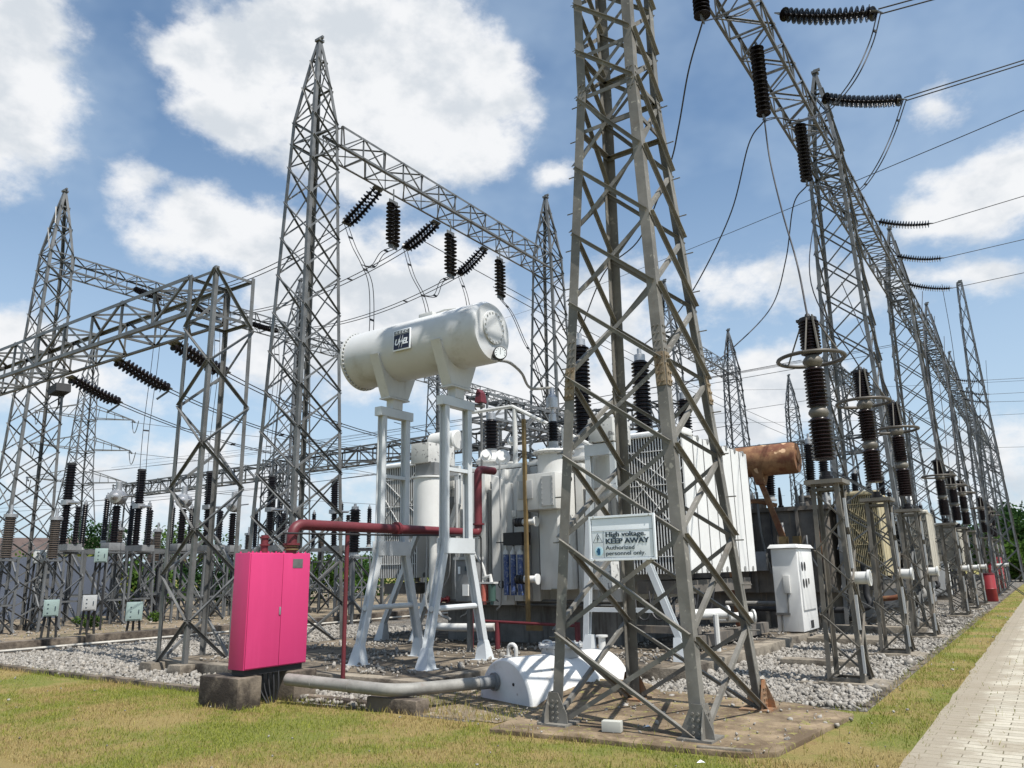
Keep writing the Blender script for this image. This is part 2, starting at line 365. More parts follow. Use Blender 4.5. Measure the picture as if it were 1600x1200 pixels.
# ------------------------------------------------------------------ lattice steelwork
def lattice_tower(loc, label, levels, panels, legw, bracew, m='steel', horiz=(), name='lattice_tower', cat='lattice tower', group=None, single_braces=False, feet='concrete', lw2=None, style='X', t=.008, tip=True, bolts=False):
    """levels: (z, half x, half y, dx, dy); panels: z of every brace node"""
    root = thing(name, label, cat, loc, group); L0 = Vector(loc)
    def hw(z):
        for a, b in zip(levels, levels[1:]):
            if z <= b[0]+1e-6:
                k = (z-a[0])/(b[0]-a[0]); return [lerp(a[i], b[i], k) for i in range(1, 5)]
        return list(levels[-1][1:])
    S = ((-1, -1), (1, -1), (1, 1), (-1, 1))
    def cor(i, z):
        x, y, dx, dy = hw(z); return L0+V(S[i % 4][0]*x+dx, S[i % 4][1]*y+dy, z)
    zs = [l[0] for l in levels]
    for i in range(4):
        g = MB()
        a = V(-S[i][0], 0, 0); b = V(0, -S[i][1], 0)
        for z0, z1 in zip(zs, zs[1:]):
            k = legw if z0 < 9 or lw2 is None else lw2
            g.L(cor(i, z0), cor(i, z1), a, b, k, t*1.5)
        if bolts:
            for z0 in [zz for zz in zs if zz > 0][:1]+[4.1]:
                for q in range(8):
                    p = cor(i, z0-.18+.09*(q//2))
                    for v, u in ((a, b), (b, a)): g.lathe([(.014, 0), (.014, .012)], p+v*(.04+.05*(q % 2)), -u, 6)
            for q in range(14):
                if i in (0, 2):
                    p = cor(i, .9+q*.5); g.tube([p+b*.06, p+b*.06-a*.11], .008, 5)
        g.build('leg', m, root)
    for i in range(4):
        na = (cor(i, 0)-cor(i+1, 0)); inw = V(-(S[i][0]+S[(i+1) % 4][0]), -(S[i][1]+S[(i+1) % 4][1]), 0).normalized()
        al = (cor(i+1, 0)-cor(i, 0)).normalized(); F = MB()
        for j, (z0, z1) in enumerate(zip(panels, panels[1:])):
            ds = []
            A0, B0, A1, B1 = cor(i, z0), cor(i+1, z0), cor(i, z1), cor(i+1, z1)
            if style == 'X': ds = [(B0, A1, 0), (A0, B1, 1)]
            elif style == 'Z': ds = [(A0, B1, 0)] if (j+i) % 2 == 0 else [(B0, A1, 0)]
            for p, q, k in ds:
                sh = -inw*(.002+t) if k == 0 else inw*(t*2.2)
                d = (q-p).normalized(); e = legw*.35
                g = MB() if single_braces else F
                bw = bracew*min(1.0, .35+hw(z0)[0]/.6)
                g.L(p+sh+d*e*.5, q+sh-d*e*.5, V(0, 0, -1), (-inw if k == 0 else inw), bw, t)
                if single_braces: g.build('brace', m, root)
        for z in horiz:
            p, q = cor(i, z), cor(i+1, z); sh = inw*(t*3.6)
            g = MB() if single_braces else F
            g.L(p+sh+al*.02, q+sh-al*.02, V(0, 0, -1), inw, bracew*1.15, t)
            if single_braces: g.build('crossbar', m, root)
        if F.v: F.build('lattice_bracing', m, root)
    if tip:
        zt = zs[-1]; g = MB(); c = L0+V(hw(zt)[2], hw(zt)[3], zt)
        g.box(c.x-.09, c.x+.09, c.y-.09, c.y+.09, c.z-.02, c.z+.05).box(c.x-.04, c.x+.14, c.y-.03, c.y+.03, c.z+.052, c.z+.12)
        g.build('peak_cap', m, root)
    if feet:
        for i in range(4):
            p = cor(i, 0); MB().box(p.x-.2, p.x+.2, p.y-.2, p.y+.2, -.05, .17, .02).build('footing', feet, root, bevel=.015)
    return root, cor

def girder(p, q, wv, hv, label, panel=.8, chord=.062, web=.034, m='steel', name='lattice_girder', cat='girder', group='lattice girders between the towers', t=.008):
    """box girder; p..q run along the lower edge of one side, wv to the other side, hv upward"""
    p, q, wv, hv = Vector(p), Vector(q), Vector(wv), Vector(hv)
    root = thing(name, label, cat, p, group)
    ln = (q-p).length; n = max(2, round(ln/panel)); d = (q-p)/n
    C = [p, p+wv, p+wv+hv, p+hv]; wn, hn = wv.normalized(), hv.normalized()
    fl = [(wn, hn), (-wn, hn), (-wn, -hn), (wn, -hn)]
    for c, (a, b) in zip(C, fl): MB().L(c, c+q-p, a, b, chord, t*1.4).build('chord', m, root)
    for i in range(4):
        A, B = C[i], C[(i+1) % 4]; u = (B-A).normalized(); inn = fl[i][1] if abs(u.dot(wn)) > .5 else fl[i][0]
        if i == 2: inn = -hn
        if i == 0: inn = hn
        if i == 1: inn = -wn
        if i == 3: inn = wn
        g = MB(); sh = inn*(t*2)
        for k in range(n):
            a0, b1, b0, a1 = A+d*k, B+d*(k+1), B+d*k, A+d*(k+1)
            pr = (a0, b1) if k % 2 == 0 else (b0, a1)
            g.L(pr[0]+sh, pr[1]+sh, hn if i in (1, 3) else wn, inn, web, t)
            g.L(a0+sh*2.2, b0+sh*2.2, d, inn, web, t)
        g.build('lattice_bracing', m, root)
    return root

# ------------------------------------------------------------------ insulators
DISC = None
def disc_mesh(r=.13, h=.15):
    g = MB(); g.lathe([(.035, 0), (.045, .01), (.045, .05), (r*.55, .062), (r, .085), (r*1.0, .097), (r*.8, .10), (r*.78, .085), (r*.5, .095), (r*.48, .082), (.03, .10), (.022, .15)], n=14)
    me = bpy.data.meshes.new('disc'); me.from_pydata(g.v, [], g.f); me.materials.append(M['porcelain_black'])
    me.polygons.foreach_set('use_smooth', [True]*len(me.polygons)); me.set_sharp_from_angle(angle=R_(50)); return me
DM = {}
def insulator_string(p, q, n, label, group, sep=None, r=.13, sag=0.0, sepdir=None):
    """p at the girder, q at the conductor; two chains when sep is given"""
    p, q = Vector(p), Vector(q); L = (q-p).length; key = round(r, 3)
    if key not in DM: DM[key] = disc_mesh(r)
    root = thing('insulator_string', label, 'insulator', p, group)
    d = (q-p).normalized(); s = Vector(sepdir).normalized() if sepdir is not None else perp(d)[0]
    s = (s-d*s.dot(d)).normalized()
    offs = [s*sep/2, -s*sep/2] if sep else [V(0, 0, 0)]
    for o_ in offs:
        P = lambda t: p+(q-p)*t+o_*min(1, t*12, (1-t)*12)+V(0, 0, -4*sag*t*(1-t))
        pts = [P(i/14) for i in range(15)]
        rod = MB().tube(pts, .016, 6).build('chain', 'dark', root)
        for k in range(n):
            t0 = .06+.88*k/n; a, b = P(t0), P(t0+.88/n)
            o = bpy.data.objects.new('disc', DM[key]); COL.objects.link(o); o.parent = rod
            o.location = a-p; o.rotation_euler = (b-a).to_track_quat('Z', 'Y').to_euler()
            o.scale = (1, 1, (b-a).length/.15*.98)
    w_ = (sep or .06)/2+.05
    for c in (p+d*.05, q-d*.05):
        y = d.cross(s); MB().obox(c, s*w_, y*.012, d*.06).build('yoke_plate', 'steel', root)
    return root
def sheds(r, core, z0, z1, n):
    pr = [(core, z0)]; h = (z1-z0)/n
    for k in range(n):
        z = z0+k*h; pr += [(core, z+h*.12), (r, z+h*.30), (r, z+h*.42), (core*1.02, z+h*.80)]
    return pr+[(core, z1)]
def bushing(loc, h, r, label, cat='insulator', group=None, m='porcelain', lean=(0, 0, 1), n=None, cap=.18, base=.12, name='post_insulator', nl=14, core=.72):
    loc = Vector(loc); root = thing(name, label, cat, loc, group); ax = Vector(lean).normalized()
    n = n or max(6, int((h-cap-base)/(r*.42)))
    MB().lathe([(r*1.1, 0), (r*1.1, base*.35), (r*.8, base*.4), (r*.8, base)], loc, ax, nl).build('base_flange', 'grey_paint', root, smooth=40)
    MB().lathe(sheds(r, r*core, base, h-cap, n), loc, ax, nl).build('porcelain', m, root, smooth=50)
    MB().lathe([(r*.62, h-cap), (r*.62, h-cap*.5), (r*.25, h-cap*.4), (r*.25, h)], loc, ax, nl).build('cap', 'silver', root, smooth=40)
    return root
def curve_pts(pts, n=10):
    """Catmull-Rom through the points"""
    P = [Vector(p) for p in pts]
    if len(P) == 2: return [P[0].lerp(P[1], i/n) for i in range(n+1)]
    Q = [P[0]*2-P[1]]+P+[P[-1]*2-P[-2]]; out = []
    for i in range(1, len(Q)-2):
        a, b, c, d = Q[i-1:i+3]
        for k in range(n):
            t = k/n; out.append(.5*((2*b)+(c-a)*t+(2*a-5*b+4*c-d)*t*t+(3*b-a-3*c+d)*t**3))
    return out+[P[-1]]
def sagline(p, q, sag, n=24):
    p, q = Vector(p), Vector(q); return [p.lerp(q, i/n)+V(0, 0, -4*sag*(i/n)*(1-i/n)) for i in range(n+1)]
def cable(pts, label, r=.014, twin=None, name='conductor', cat='conductor', group='overhead conductors', m='cable', n=6, smoothn=10, raw=False):
    pts = [Vector(p) for p in pts] if raw else curve_pts(pts, smoothn)
    g = MB()
    if twin:
        d = (pts[-1]-pts[0]); s = Vector(twin)
        for k in (-.5, .5): g.tube([p+s*k for p in pts], r, n)
        for k in range(6, len(pts)-5, max(14, len(pts)//3)): g.bar(pts[k]-s*.5, pts[k]+s*.5, .03, .05)
    else: g.tube(pts, r, n)
    return single(name, g, m, label, cat, group, smooth=60)
# ------------------------------------------------------------------ ground
def sheet(name, x0, x1, y0, y1, z, m):
    return tag(MB().add([(x0, y0, z), (x1, y0, z), (x1, y1, z), (x0, y1, z)], [(0, 1, 2, 3)]).build(name, m), kind='structure')
sheet('ground', -1500, 1500, -300, 2500, 0, 'grass_ground')
PATH_X, GR_X = -1.25, -1.95
sheet('earth_patch', -7.14, -5.2, 7.2, 10.89, .0085, 'yard_earth'); sheet('yard_ground', -90, -20.0, 7.3, 120, .008, 'yard_earth')
sheet('gravel_yard', -60, -5.5, 7.12, 120, .004, 'gravel_bed'); sheet('gravel_yard', -5.5, GR_X, 9.72, 120, .004, 'gravel_bed')
g = MB(); ys_ = [-4+.35*k for k in range(300)]
for k in range(len(ys_)-1):
    a_, b_ = PATH_X+.008*math.sin(k*1.7)+rng.uniform(-.016, .016), ys_[k]
    g.v += [(a_, b_, .014), (7, b_, .014)]
g.f = [(2*k, 2*k+1, 2*k+3, 2*k+2) for k in range(len(ys_)-2)]
tag(g.build('path', 'paver'), kind='structure')
# worn, uneven kerb round the gravel
def kerb_run(name, p, q, w_, h, m='concrete', seg=.9):
    p, q = V(*p), V(*q); d = (q-p); n = max(1, round(d.length/seg)); s = V(-d.y, d.x, 0).normalized()*w_/2; g = MB()
    for i in range(n):
        a, b = p.lerp(q, i/n+.002), p.lerp(q, (i+1)/n-.002); j = V(rng.uniform(-.012, .012), rng.uniform(-.012, .012), 0); hh = h+rng.uniform(-.012, .012)
        c = (a+b)/2+j; g.obox((c.x, c.y, hh/2-.05), (b-a)/2, s, V(0, 0, hh/2+.05))
    return tag(g.build(name, m, bevel=.01), kind='structure')
kerb_run('gravel_kerb', (-34, 7.05, 0), (-9.35, 7.05, 0), .13, .075, 'concrete_dark')
kerb_run('gravel_kerb', (-9.2, 7.3, 0), (-6.4, 7.3, 0), .14, .07, 'concrete_dark', .7)
kerb_run('verge_kerb', (GR_X-.05, 9.9, 0), (GR_X-.05, 60, 0), .08, .02, 'concrete_dark')
kerb_run('duct_wall', (-19.8, 7.3, 0), (-19.8, 60, 0), .45, .27, 'concrete_dark', 3.0)
tag(MB().tube(sagline((-19.35, 7.4, .10), (-19.35, 40, .10), 0), .035, 6).build('duct_pipe', 'concrete_pale'), kind='structure')
# transformer plinth, an L of stained concrete with its rim
g = MB().box(-13.5, -7.15, 8.2, 10.9, -.05, .19).box(-13.5, -4.55, 10.902, 17.9, -.05, .19)
tag(g.build('concrete_slab', 'concrete', bevel=.02), kind='structure')
g = MB().box(-13.38, -7.4, 8.45, 10.9, .1, .197).box(-13.38, -4.85, 10.95, 17.7, .1, .197)
tag(g.build('slab_gravel', 'slab_dirt'), kind='structure')
g = MB()
for x0, x1, y0, y1, h in ((-4.45, -2.9, 17.2, 18.2, .14), (-3.9, -2.6, 13.3, 13.65, .13), (-4.6, -3.0, 19.9, 20.3, .2), (-3.1, -2.0, 11.35, 12.05, .06), (-3.05, -2.05, 15.25, 15.95, .06), (-3.05, -2.05, 19.05, 19.75, .06)):
    g.box(x0, x1, y0, y1, -.05, h)
tag(g.build('concrete_strip', 'concrete', bevel=.015), kind='structure')
# sandy pad under the near tower
g = MB()
P = [(-4.98, 6.75), (-4.4, 6.80), (-3.8, 6.86), (-3.2, 6.88), (-2.45, 6.96), (-2.2, 7.15), (-2.12, 7.9), (-2.0, 9.3), (-2.7, 9.7), (-4.2, 9.9), (-5.1, 9.75), (-5.25, 8.6), (-5.1, 7.3)]
g.prism([(x, y, -.03) for x, y in P], (0, 0, .075))
tag(g.build('earth_pad', 'earth', bevel=.012), kind='structure')
kerb_run('pad_kerb', (-2.85, 6.99, 0), (-2.38, 7.06, 0), .06, .06, 'concrete', 1.4)
# low bank of earth round the buried tank
g = MB(); N = 30
for i in range(N+1):
    for j in range(14):
        a = 2*math.pi*i/N; rr = j/13
        g.v.append((-5.15+math.cos(a)*.85*rr, 9.35+math.sin(a)*1.15*rr, .20*math.cos(rr*math.pi/2)**.8+.02*math.sin(7*a+rr*9)*(1-rr)-.01*(rr > .99)))
for i in range(N):
    for j in range(13): g.f.append((i*14+j, (i+1)*14+j, (i+1)*14+j+1, i*14+j+1))
tag(g.build('earth_bank', 'earth', smooth=60), kind='structure')

# crushed stone and grass as uncountable stuff
def np_mesh(name, verts, faces, m, smooth=False):
    me = bpy.data.meshes.new(name); nv, nf, k = len(verts), len(faces), faces.shape[1]
    me.vertices.add(nv); me.vertices.foreach_set('co', verts.astype(np.float32).ravel())
    me.loops.add(nf*k); me.loops.foreach_set('vertex_index', faces.astype(np.int32).ravel())
    me.polygons.add(nf); me.polygons.foreach_set('loop_start', np.arange(0, nf*k, k, dtype=np.int32)); me.polygons.foreach_set('loop_total', np.full(nf, k, np.int32))
    me.update(calc_edges=True); me.materials.append(M[m])
    o = bpy.data.objects.new(name, me); COL.objects.link(o); return o
bmI = bmesh.new(); bmesh.ops.create_icosphere(bmI, subdivisions=1, radius=1)
IV = np.array([v.co[:] for v in bmI.verts]); IF = np.array([[v.index for v in f.verts] for f in bmI.faces]); bmI.free()
def rotm(n):
    q = NR.normal(size=(n, 4)); q /= np.linalg.norm(q, axis=1)[:, None]; a, b, c, d = q.T
    return np.stack([np.stack([1-2*(c*c+d*d), 2*(b*c-a*d), 2*(b*d+a*c)], 1), np.stack([2*(b*c+a*d), 1-2*(b*b+d*d), 2*(c*d-a*b)], 1), np.stack([2*(b*d-a*c), 2*(c*d+a*b), 1-2*(b*b+c*c)], 1)], 1)
def scatter(areas, avoid=()):
    out = []
    for x0, x1, y0, y1, dens in areas:
        n = int((x1-x0)*(y1-y0)*dens); out.append(np.stack([NR.uniform(x0, x1, n), NR.uniform(y0, y1, n)], 1))
    p = np.concatenate(out)
    for x0, x1, y0, y1 in avoid: p = p[~((p[:, 0] > x0) & (p[:, 0] < x1) & (p[:, 1] > y0) & (p[:, 1] < y1))]
    return p
def stones(name, p, size, z=.0):
    n = len(p); s = size*np.exp(NR.normal(0, .38, n)); Rm = rotm(n)
    loc = IV[None]*NR.uniform(.7, 1.25, (n, 12, 1))*np.array([1.2, .9, .62])[None, None]
    v = np.einsum('nij,nkj->nki', Rm, loc)*s[:, None, None]
    v[:, :, 0] += p[:, 0:1]; v[:, :, 1] += p[:, 1:2]; v[:, :, 2] += (s*.35+z+NR.uniform(0, .03, n))[:, None]
    f = IF[None]+(np.arange(n)*12)[:, None, None]
    return tag(np_mesh(name, v.reshape(-1, 3), f.reshape(-1, 3), 'stone'), kind='stuff')
BLK = [(-13.5, -7.15, 8.2, 10.9), (-13.5, -4.55, 10.9, 17.9), (-7.4, -4.5, 7.1, 10.9), (-5.6, -2.0, 6.6, 9.8), (-20.1, -19.5, 0, 60), (-60, -19.3, 7, 8)]
p = scatter([(-19.4, -7.2, 7.18, 12, 430), (-19.4, -13.3, 12, 18, 200), (-30, -20.1, 8.0, 20, 7), (-4.6, GR_X-.1, 9.75, 14.5, 700), (-7.2, -4.6, 9.2, 10.9, 250), (-5.0, GR_X-.1, 14.5, 22, 300), (-5, GR_X-.1, 22, 34, 80), (-5.4, -1.9, 6.95, 9.8, 4), (-13, -7.3, 17.9, 24, 30)], BLK[:4:1][:2]+[BLK[4]]+[(-8.55, -4.6, 0, 7.0)])
keep = ~((p[:, 0] > -7.4) & (p[:, 0] < -4.6) & (p[:, 1] < 9.9)) | ((p[:, 0] < -6.75) & (p[:, 1] < 8.2))
p = p[keep]; tag(stones('gravel', p, .0235), kind='stuff')
p = scatter([(-13.3, -7.5, 8.4, 11, 130), (-13.3, -4.9, 11, 17.6, 80)]); cl = np.sin(p[:, 0]*2.1+1)*np.sin(p[:, 1]*1.7)+NR.normal(0, .4, len(p)); stones('slab_stones', p[cl > .2], .022, .19)
p = scatter([(-16, GR_X, 4.0, 7.0, 1.2), (-1.9, PATH_X, 5, 30, 4), (-5.3, -2.2, 6.8, 9.8, 28)]); stones('loose_stones', p, .011, .03)
def blades(name, p, h0, h1, wd):
    n = len(p); h = NR.uniform(h0, h1, n)*NR.uniform(.5, 1, n); a = NR.uniform(0, 2*np.pi, n); l = NR.uniform(.1, .9, n); b = NR.uniform(0, 2*np.pi, n)
    dx, dy = np.cos(a)*wd/2, np.sin(a)*wd/2; lx, ly = np.cos(b)*h*l, np.sin(b)*h*l; z = np.zeros(n)
    q = np.stack([np.stack([p[:, 0]-dx, p[:, 1]-dy, z], 1), np.stack([p[:, 0]+dx, p[:, 1]+dy, z], 1), np.stack([p[:, 0]+dx*.7+lx*.45, p[:, 1]+dy*.7+ly*.45, h*.6], 1),
                  np.stack([p[:, 0]-dx*.7+lx*.45, p[:, 1]-dy*.7+ly*.45, h*.6], 1), np.stack([p[:, 0]+lx, p[:, 1]+ly, h], 1)], 1)
    base = (np.arange(n)*5)[:, None]
    f = np.concatenate([base+np.array([[0, 1, 2]]), base+np.array([[0, 2, 3]]), base+np.array([[3, 2, 4]])])
    return tag(np_mesh(name, q.reshape(-1, 3), f, 'blade'), kind='stuff')
p = scatter([(-13, PATH_X-.02, 3.6, 7.02, 2300), (-22, -13, 3.6, 7.02, 700), (-1.9, PATH_X-.02, 7.0, 16, 1500), (-1.95, PATH_X, 16, 60, 260), (PATH_X-.1, PATH_X+.09, 5, 25, 700)], [(-5.2, -2.3, 6.85, 9.8)])
den = np.sin(p[:, 0]*1.3+.5)*np.sin(p[:, 1]*1.9+p[:, 0]*.6)+np.sin(p[:, 0]*3.1)*np.sin(p[:, 1]*3.7)*.6+NR.normal(0, .7, len(p))
blades('grass', p[den > -.75], .012, .05, .006)
p = scatter([(-19, -9.4, 6.88, 7.12, 900), (-9, -5.2, 6.95, 7.35, 500), (-5.6, -2.0, 6.72, 6.95, 500), (-7.0, -4.9, 7.2, 9.9, 160), (-7.1, -5.2, 7.2, 8.1, 400), (GR_X-.12, GR_X+.15, 9.5, 30, 260), (-9.6, -8.0, 6.1, 6.5, 300), (-13.3, -7.4, 8.3, 10.8, 14), (-26, -20, 8, 14, 16), (-1.2, 1, 5, 16, 10), (-5.2, -2.2, 6.85, 9.7, 25), (-13, -2.5, 5.6, 7, 40), (-14, -1.3, 3.8, 5.6, 18), (-1.92, -1.27, 7, 40, 60), (-2.3, -2.0, 6.9, 9.7, 150)], [(-6.35, -5.2, 7.9, 9.7)])
blades('grass_tufts', p, .04, .13, .007)
# ------------------------------------------------------------------ gantry towers and girders
GT = 'lattice gantry towers of the switchyard'
near_levels = [(0, .83, .94, 0, 0), (7.55, .40, .38, 0, -.17), (13.3, .40, .38, 0, -.17), (15.6, .05, .05, 0, -.17)]
near_panels = [.03, .97, 1.95, 2.88, 3.8, 4.72, 5.62, 6.52, 7.5]
T1, cor1 = lattice_tower((-3.72, 8.2, 0), 'huge brownish lattice tower in the right foreground carrying the high voltage sign', near_levels, near_panels+[8.2, 8.9, 9.6, 10.3, 11, 11.7, 12.4, 13.1],
    .118, .047, 'steel_near', (7.0, 7.5, 8.1), group=GT, single_braces=True, feet=None, lw2=.11, t=.007, bolts=True)
SG = ((-1, -1), (1, -1), (1, 1), (-1, 1))
for i in range(4):
    p = cor1(i, 0); sx, sy = -SG[i][0], -SG[i][1]; g = MB()
    g.box(p.x-.17+sx*.06, p.x+.17+sx*.06, p.y-.17+sy*.06, p.y+.17+sy*.06, .046, .066)
    for ux, uy in ((sx, 0), (0, sy)):
        u = V(ux, uy, 0); nrm = V(sx, sy, 0)-u
        e = -nrm*.012
        g.prism([p+e+V(0, 0, .067)-u*.11, p+e+V(0, 0, .067)+u*.21, p+e+V(0, 0, .16)+u*.2, p+e+V(0, 0, .36)+u*.10, p+e+V(0, 0, .36)-u*.005, p+e+V(0, 0, .14)-u*.1], -nrm*.010)
        for q in range(8):
            c = p+e-nrm*.010+u*(.035+.055*(q % 2))+V(0, 0, .11+.055*(q//2)); g.lathe([(.015, 0), (.015, .014)], c, -nrm, 6)
    g.build('base_plate', 'steel_rust' if i in (2, 3) else 'steel_near', T1)
    q0, q1 = cor1(i, 3.5), cor1(i, 3.88); dl = (q1-q0)/2
    for ux, uy in ((sx, 0), (0, sy)):
        u = V(ux, uy, 0); nrm = V(sx, sy, 0)-u; g = MB(); c = (q0+q1)/2+u*.06-nrm*.008
        g.obox(c, u*.055, dl, nrm*.006)
        for q in range(8): g.lathe([(.016, 0), (.016, .016)], c+u*(-.026+.052*(q % 2))+dl*(-.75+.5*(q//2))-nrm*.006, -nrm, 6)
        g.build('splice_plate', 'splice', T1)
lev = [(0, .80, .80, 0, 0), (12.4, .43, .43, 0, 0), (13.05, .41, .41, 0, 0), (14.1, .27, .27, 0, 0), (14.95, .15, .15, 0, 0), (15.55, .05, .05, 0, 0)]
pan = [.05]+[.98*k for k in range(1, 13)]+[12.42, 13.04, 14.1, 14.95]
hz = (12.42, 13.04, 14.1, 14.95)
def gt(x, y, label, m='steel', **k): return lattice_tower((x, y, 0), label, lev, pan, .092, .039, m, hz, group=GT, t=.008, **k)
gt(-14.12, 11.80, 'tall grey gantry tower behind the pink cabinet, left end of the central girder')
gt(-13.95, 22.95, 'grey gantry tower at the far end of the central girder, behind the white transformer')
gt(-13.9, 34, 'distant thin gantry tower seen through the legs of the foreground tower', 'steel_far')
gt(-14.1, 44, 'distant gantry tower between the foreground tower and the ringed arresters', 'steel_far')
gt(-28.0, 11.9, 'gantry tower at the far left with a floodlight on its leg')
gt(-28.1, 23.0, 'far gantry tower half hidden behind the tall tower at the pink cabinet', 'steel_far')
gt(-28.6, 34.0, 'faint gantry tower seen below the elevated oil tank', 'steel_far')
gt(-3.55, 21.2, 'dark gantry tower behind the ringed arresters with an insulator string on its left side')
gt(-3.6, 34.2, 'gantry tower at the second bend of the right girder, right of the third arrester', feet=None)
gt(-3.6, 46.2, 'gantry tower beyond the second group of arresters', 'steel_far', feet=None)
gt(-3.65, 58.5, 'smaller gantry tower in the row receding along the path', 'steel_far', feet=None)
gt(-3.65, 72, 'farthest gantry tower of the row along the path', 'steel_far', feet=None)
gt(-14.3, 58, 'tiny lattice tower above the rusty tank', 'steel_far', feet=None)
GZ, GH = 12.42, .62
def rowgirder(x, y0, y1, label, m='steel'): return girder((x-.40, y0, GZ), (x-.40, y1, GZ), (.8, 0, 0), (0, 0, GH), label, m=m)
rowgirder(-3.6, 8.5, 20.75, 'lattice girder leaving the top of the picture beside the foreground tower')
rowgirder(-3.6, 21.65, 33.75, 'lattice girder descending behind the ringed arresters')
rowgirder(-3.6, 34.65, 45.8, 'far lattice girder between the second and third tower of the right row', 'steel_far')
rowgirder(-3.6, 46.6, 58.1, 'small far lattice girder of the right row', 'steel_far')
rowgirder(-3.65, 58.9, 71.6, 'tiny farthest lattice girder of the right row', 'steel_far')
for y_, x_, lb in ((87, -3.7, 'thin gantry tower far along the path, beyond the farthest red drum'), (104, -3.7, 'last hair thin gantry tower at the end of the path row'), (72, -14.4, 'hair thin lattice tower behind the ringed arresters'), (46, -8.8, 'far lattice tower between the two rows, behind the third arrester'), (62, -9.0, 'smaller far lattice tower between the two rows'), (80, -9.0, 'smallest far lattice tower between the two rows')):
    gt(x_, y_, lb, 'steel_far', feet=None)
rowgirder(-3.7, 72.4, 86.6, 'hair thin girder of the right row past the farthest large tower', 'steel_far'); rowgirder(-8.9, 46.5, 61.5, 'far girder between the two rows of towers', 'steel_far')
rowgirder(-13.98, 12.25, 22.5, 'lattice girder above the white oil tank carrying three pairs of insulator strings')
rowgirder(-14.0, 34.4, 43.6, 'farther girder seen low through the foreground tower', 'steel_far')
rowgirder(-28.0, 12.35, 22.6, 'lattice girder running from the far left tower to behind the portal column', 'steel_far')
rowgirder(-28.3, 23.4, 33.6, 'faint girder behind the tall tower at the pink cabinet', 'steel_far')
rowgirder(-28.5, 34.4, 52, 'faint thin girder crossing behind the elevated oil tank stand', 'steel_far')
# portal at the left
PZ = 7.45
plev = [(0, .43, .47, 0, 0), (PZ, .43, .45, 0, 0)]
lattice_tower((-12.85, 8.58, 0), 'straight lattice portal column standing on gravel left of the pink cabinet', plev, [.1+(PZ-1.1-.1)*k/8 for k in range(9)]+[PZ-.04], .078, .048, 'steel', (PZ-.95, PZ-.06), group='portal columns', name='portal_column', tip=False, style='Z', t=.008)
lattice_tower((-27.5, 8.58, 0), 'portal column at the left picture edge', plev, [.1+(PZ-1.1-.1)*k/8 for k in range(9)]+[PZ-.04], .078, .048, 'steel', (PZ-.95, PZ-.06), group='portal columns', name='portal_column', tip=False, style='Z', t=.008)
girder((-13.3, 8.12, 6.62), (-27.05, 8.12, 6.62), (0, .9, 0), (0, 0, .83), 'heavy portal girder sloping down to the left picture edge with three insulator strings', panel=1.3, chord=.078, web=.046, group='portal girders')
# low portals farther back
for x0, x1, y, lb in ((-47.5, -33, 25.6, 'low distant bus girder left of the portal column'), (-31.8, -18.5, 24.9, 'low distant bus girder behind the white oil tank stand'), (-17.5, -11, 24.7, 'low dark bus girder behind the transformer bushings'), (-30, -16, 37.5, 'farther low bus girder behind the red actuator'), (-13, 2-8, 37.5, 'far low bus girder above the brown transformer')):
    girder((x0, y, 6.6), (x1, y, 6.6), (0, .9, 0), (0, 0, .8), lb, panel=1.0, chord=.08, web=.05, m='steel_far' if y > 30 else 'steel', group='low bus girders')
    for x in (x0-.45, x1+.45):
        lattice_tower((x, y+.45, 0), ('left post of the ' if x < x0 else 'right post of the ')+lb, plev, [.1+.9*k for k in range(8)]+[PZ-.04], .08, .05, 'steel_far', (PZ-.06,), group='low bus girder posts', name='portal_column', tip=False, style='Z', feet=None)
a_, b_ = AX(728, 640, -13.2), AX(905, 688, -13.2)
girder((-13.2, a_.y, a_.z-.35), (-13.2, b_.y, a_.z-.35), (.8, 0, 0), (0, 0, .75), 'dark bus girder running back above the transformer cover', panel=1.0, chord=.08, web=.05, m='steel_far', group='low bus girders')
girder((-16.5, a_.y+4, a_.z-.9), (-16.5, b_.y+6, a_.z-.9), (.8, 0, 0), (0, 0, .75), 'second dark bus girder running back, lower and farther left', panel=1.0, chord=.08, web=.05, m='steel_far', group='low bus girders')
# slender lightning mast by the path and a pylon far left
lattice_tower((-1.75, 43, 0), 'slender bare lightning mast by the path at the right edge', [(0, .62, .62, 0, 0), (15.4, .12, .12, 0, 0)], [1.1*k for k in range(15)], .06, .035, 'steel_far', (15.3,), name='lightning_mast', cat='lightning mast', group=None, feet=None)
pl = (-97, 47, 0)
py_, pc = lattice_tower(pl, 'faint transmission pylon with three long cross arms on the left horizon', [(0, 2.6, 2.6, 0, 0), (14, 1.2, 1.2, 0, 0), (27, .7, .7, 0, 0), (31, .06, .06, 0, 0)], [0, 3, 6, 8.5, 11, 13, 15, 17, 19, 21, 23, 25, 27, 29], .16, .09, 'steel_far', (13, 17, 21), name='transmission_pylon', cat='pylon', group=None, feet=None)
for z in (13.2, 17.3, 21.3):
    for s in (-1, 1):
        e = V(pl[0]+s*1.5, pl[1]+s*5.2, z+.3); g = MB()
        for dx in (-.8, .8):
            for dz in (0, 1.6): g.bar((pl[0]+dx, pl[1]+s*.8, z+dz), e, .1, .1)
        for k in range(1, 5):
            a = V(pl[0]-.8, pl[1]+s*.8, z).lerp(e, k/5); b = V(pl[0]+.8, pl[1]+s*.8, z+1.6).lerp(e, (k-.5)/5); g.bar(a, b, .06, .06)
        g.tube([e, e+V(1.2, -.3, -.5)], .12, 6); g.tube(sagline(e+V(0, 0, -.1), e+V(3.0, -.8, -.6), 1.6, 10), .05, 5)
        g.build('cross_arm', 'steel_far', py_)
